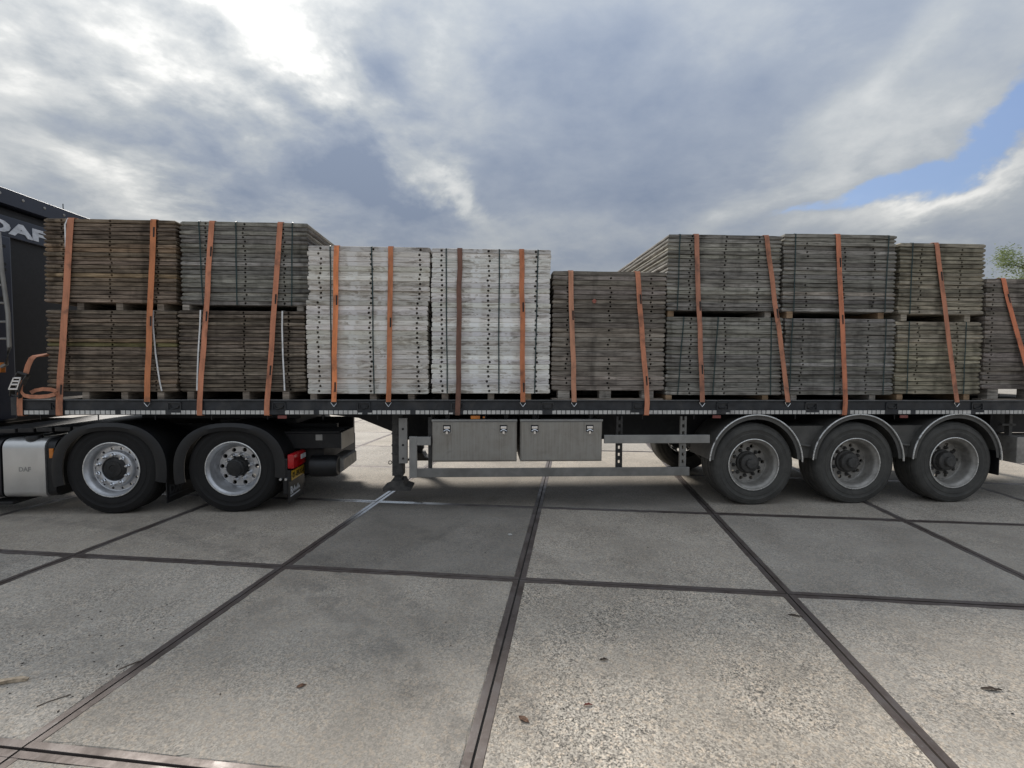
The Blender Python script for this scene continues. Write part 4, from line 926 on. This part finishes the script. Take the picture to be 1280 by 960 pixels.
leaf(2.505, 2.53, .10, .028, -.15, 'twig', 'dead_leaf', 'large dark leaf on the slab beyond the oblique joint')
def stick(pts, r, m, nm, lab, cat):
    b = Vector(pts[0]); bm = B(); tube(bm, [Vector(p) - b + Vector((0, 0, (r if not isinstance(r, list) else max(r)))) for p in pts], r, 6); o = obj(nm, bm, m, loc=b); tag(o, lab, cat)
bm = B(); prism(bm, [(-.30, .0), (.095, .0), (.10, .012), (.06, .018), (-.02, .02), (-.3, .03)], -.016, .016)
for v in bm.verts: v.co.y *= 1 - .5*max(0, v.co.x)/.1; v.co.y += .01*math.sin(v.co.x*30)
o = obj('wood_splinter', bm, 'splinter', loc=(-2.70, 2.585, .0006), rot=(0, 0, .22)); tag(o, 'broken pale wood splinter lying on the slab by the oblique joint', 'wood')
stick([(-2.19, 2.70, 0), (-2.15, 2.755, 0), (-2.12, 2.79, 0)], .003, 'twig', 'twig', 'short dark twig lying on the gritty slab, beyond the other twig', 'twig')
stick([(-2.36, 2.40, 0), (-2.33, 2.44, 0), (-2.27, 2.49, 0)], .0025, 'twig', 'twig', 'thin dark twig on the gritty slab beside the steel joint', 'twig')
bm = B(); rr = random.Random(12)
for k in range(100):
    x, y = (lambda yy: rr.uniform(-3.1, -2.35 + (yy - 2.1)*.62))(2.4), rr.uniform(2.3, 3.5)
    if rr.random() < .25: x, y = rr.uniform(-3, 3), rr.uniform(2.2, 4.8)
    s_ = rr.uniform(.002, .0065); a = rr.uniform(0, 3.14); c_, s2 = math.cos(a), math.sin(a); l = s_*rr.uniform(1, 2.6)
    q = [(x + l*c_, y + l*s2), (x - s_*s2, y + s_*c_), (x - l*c_, y - l*s2), (x + s_*s2*.8, y - s_*c_*.8)]
    b_ = [bm.verts.new((*p, .0008)) for p in q]; t2 = bm.verts.new((x, y, s_*.9))
    bm.faces.new(b_[::-1])
    for i in range(4): bm.faces.new((b_[i], b_[(i+1) % 4], t2))
o = obj('grit', bm, 'crumb'); o['kind'] = 'stuff'; tag(o, 'dark crumbs of bark and grit scattered over the slabs', 'grit')
bm = B(); bmesh.ops.create_icosphere(bm, subdivisions=1, radius=.018); 
for v in bm.verts: v.co.z = max(v.co.z*.6, -.006) + .006; v.co.x *= 1.4
o = obj('pebble', bm, 'paint_white', loc=(.095, 4.88, 0)); o.location.x = -.02; tag(o, 'small white pebble on the dark slab by the joint', 'pebble')

# ------------------------------------------------------------------ the tree behind the load
def tree(x, y, H, lab):
    r = bpy.data.objects.new('tree', None); C.objects.link(r); r.location = (x, y, gz); tag(r, lab, 'tree')
    rr = random.Random(21); bm = B()
    tube(bm, [(0, 0, 0), (.1, .05, H*.2), (.0, .1, H*.45), (.1, 0, H*.75), (.05, .0, H*.95)], [.24, .19, .14, .07, .015], 10)
    tips = []
    for k in range(26):
        a = rr.uniform(0, 6.28); z0 = H*rr.uniform(.22, .8); L = H*rr.uniform(.16, .34)*(1.15 - z0/H*.6)
        p0 = Vector((.05, .05, z0)); dirv = Vector((math.cos(a), math.sin(a), rr.uniform(.35, 1.0))).normalized(); p1 = p0 + dirv*L*.55 + Vector((0, 0, .1)); p2 = p0 + dirv*L + Vector((rr.uniform(-.3, .3), rr.uniform(-.3, .3), rr.uniform(.0, .5)))
        tube(bm, [p0, p1, p2], [.06, .035, .008], 6); tips += [p1, p2, (p1 + p2)/2, p2 + Vector((rr.uniform(-.4, .4), rr.uniform(-.4, .4), rr.uniform(-.1, .5)))]
    obj('trunk', bm, 'bark', r, smooth=True)
    verts, faces = [], []
    for tp in tips + [Vector((0, 0, H*.95))]*2:
        rad = rr.uniform(.35, .75)
        for q in range(260):
            o_ = Vector((rr.gauss(0, 1), rr.gauss(0, 1), rr.gauss(0, .8)))*rad*.55; p = tp + o_; s_ = rr.uniform(.03, .075)
            a = Vector((rr.gauss(0, 1), rr.gauss(0, 1), rr.gauss(0, 1))).normalized(); b_ = a.orthogonal().normalized()
            i = len(verts); verts += [p - a*s_*1.4, p + b_*s_*.5, p + a*s_*1.4, p - b_*s_*.5]; faces.append((i, i+1, i+2, i+3))
    me = bpy.data.meshes.new('crown'); me.from_pydata([tuple(v) for v in verts], [], faces); me.materials.append(MAT['leaf']); o = obj('crown', me, None, r)
tree(29.2, 27.3, 8.5, 'light green leafy tree standing behind the loaded trailer')
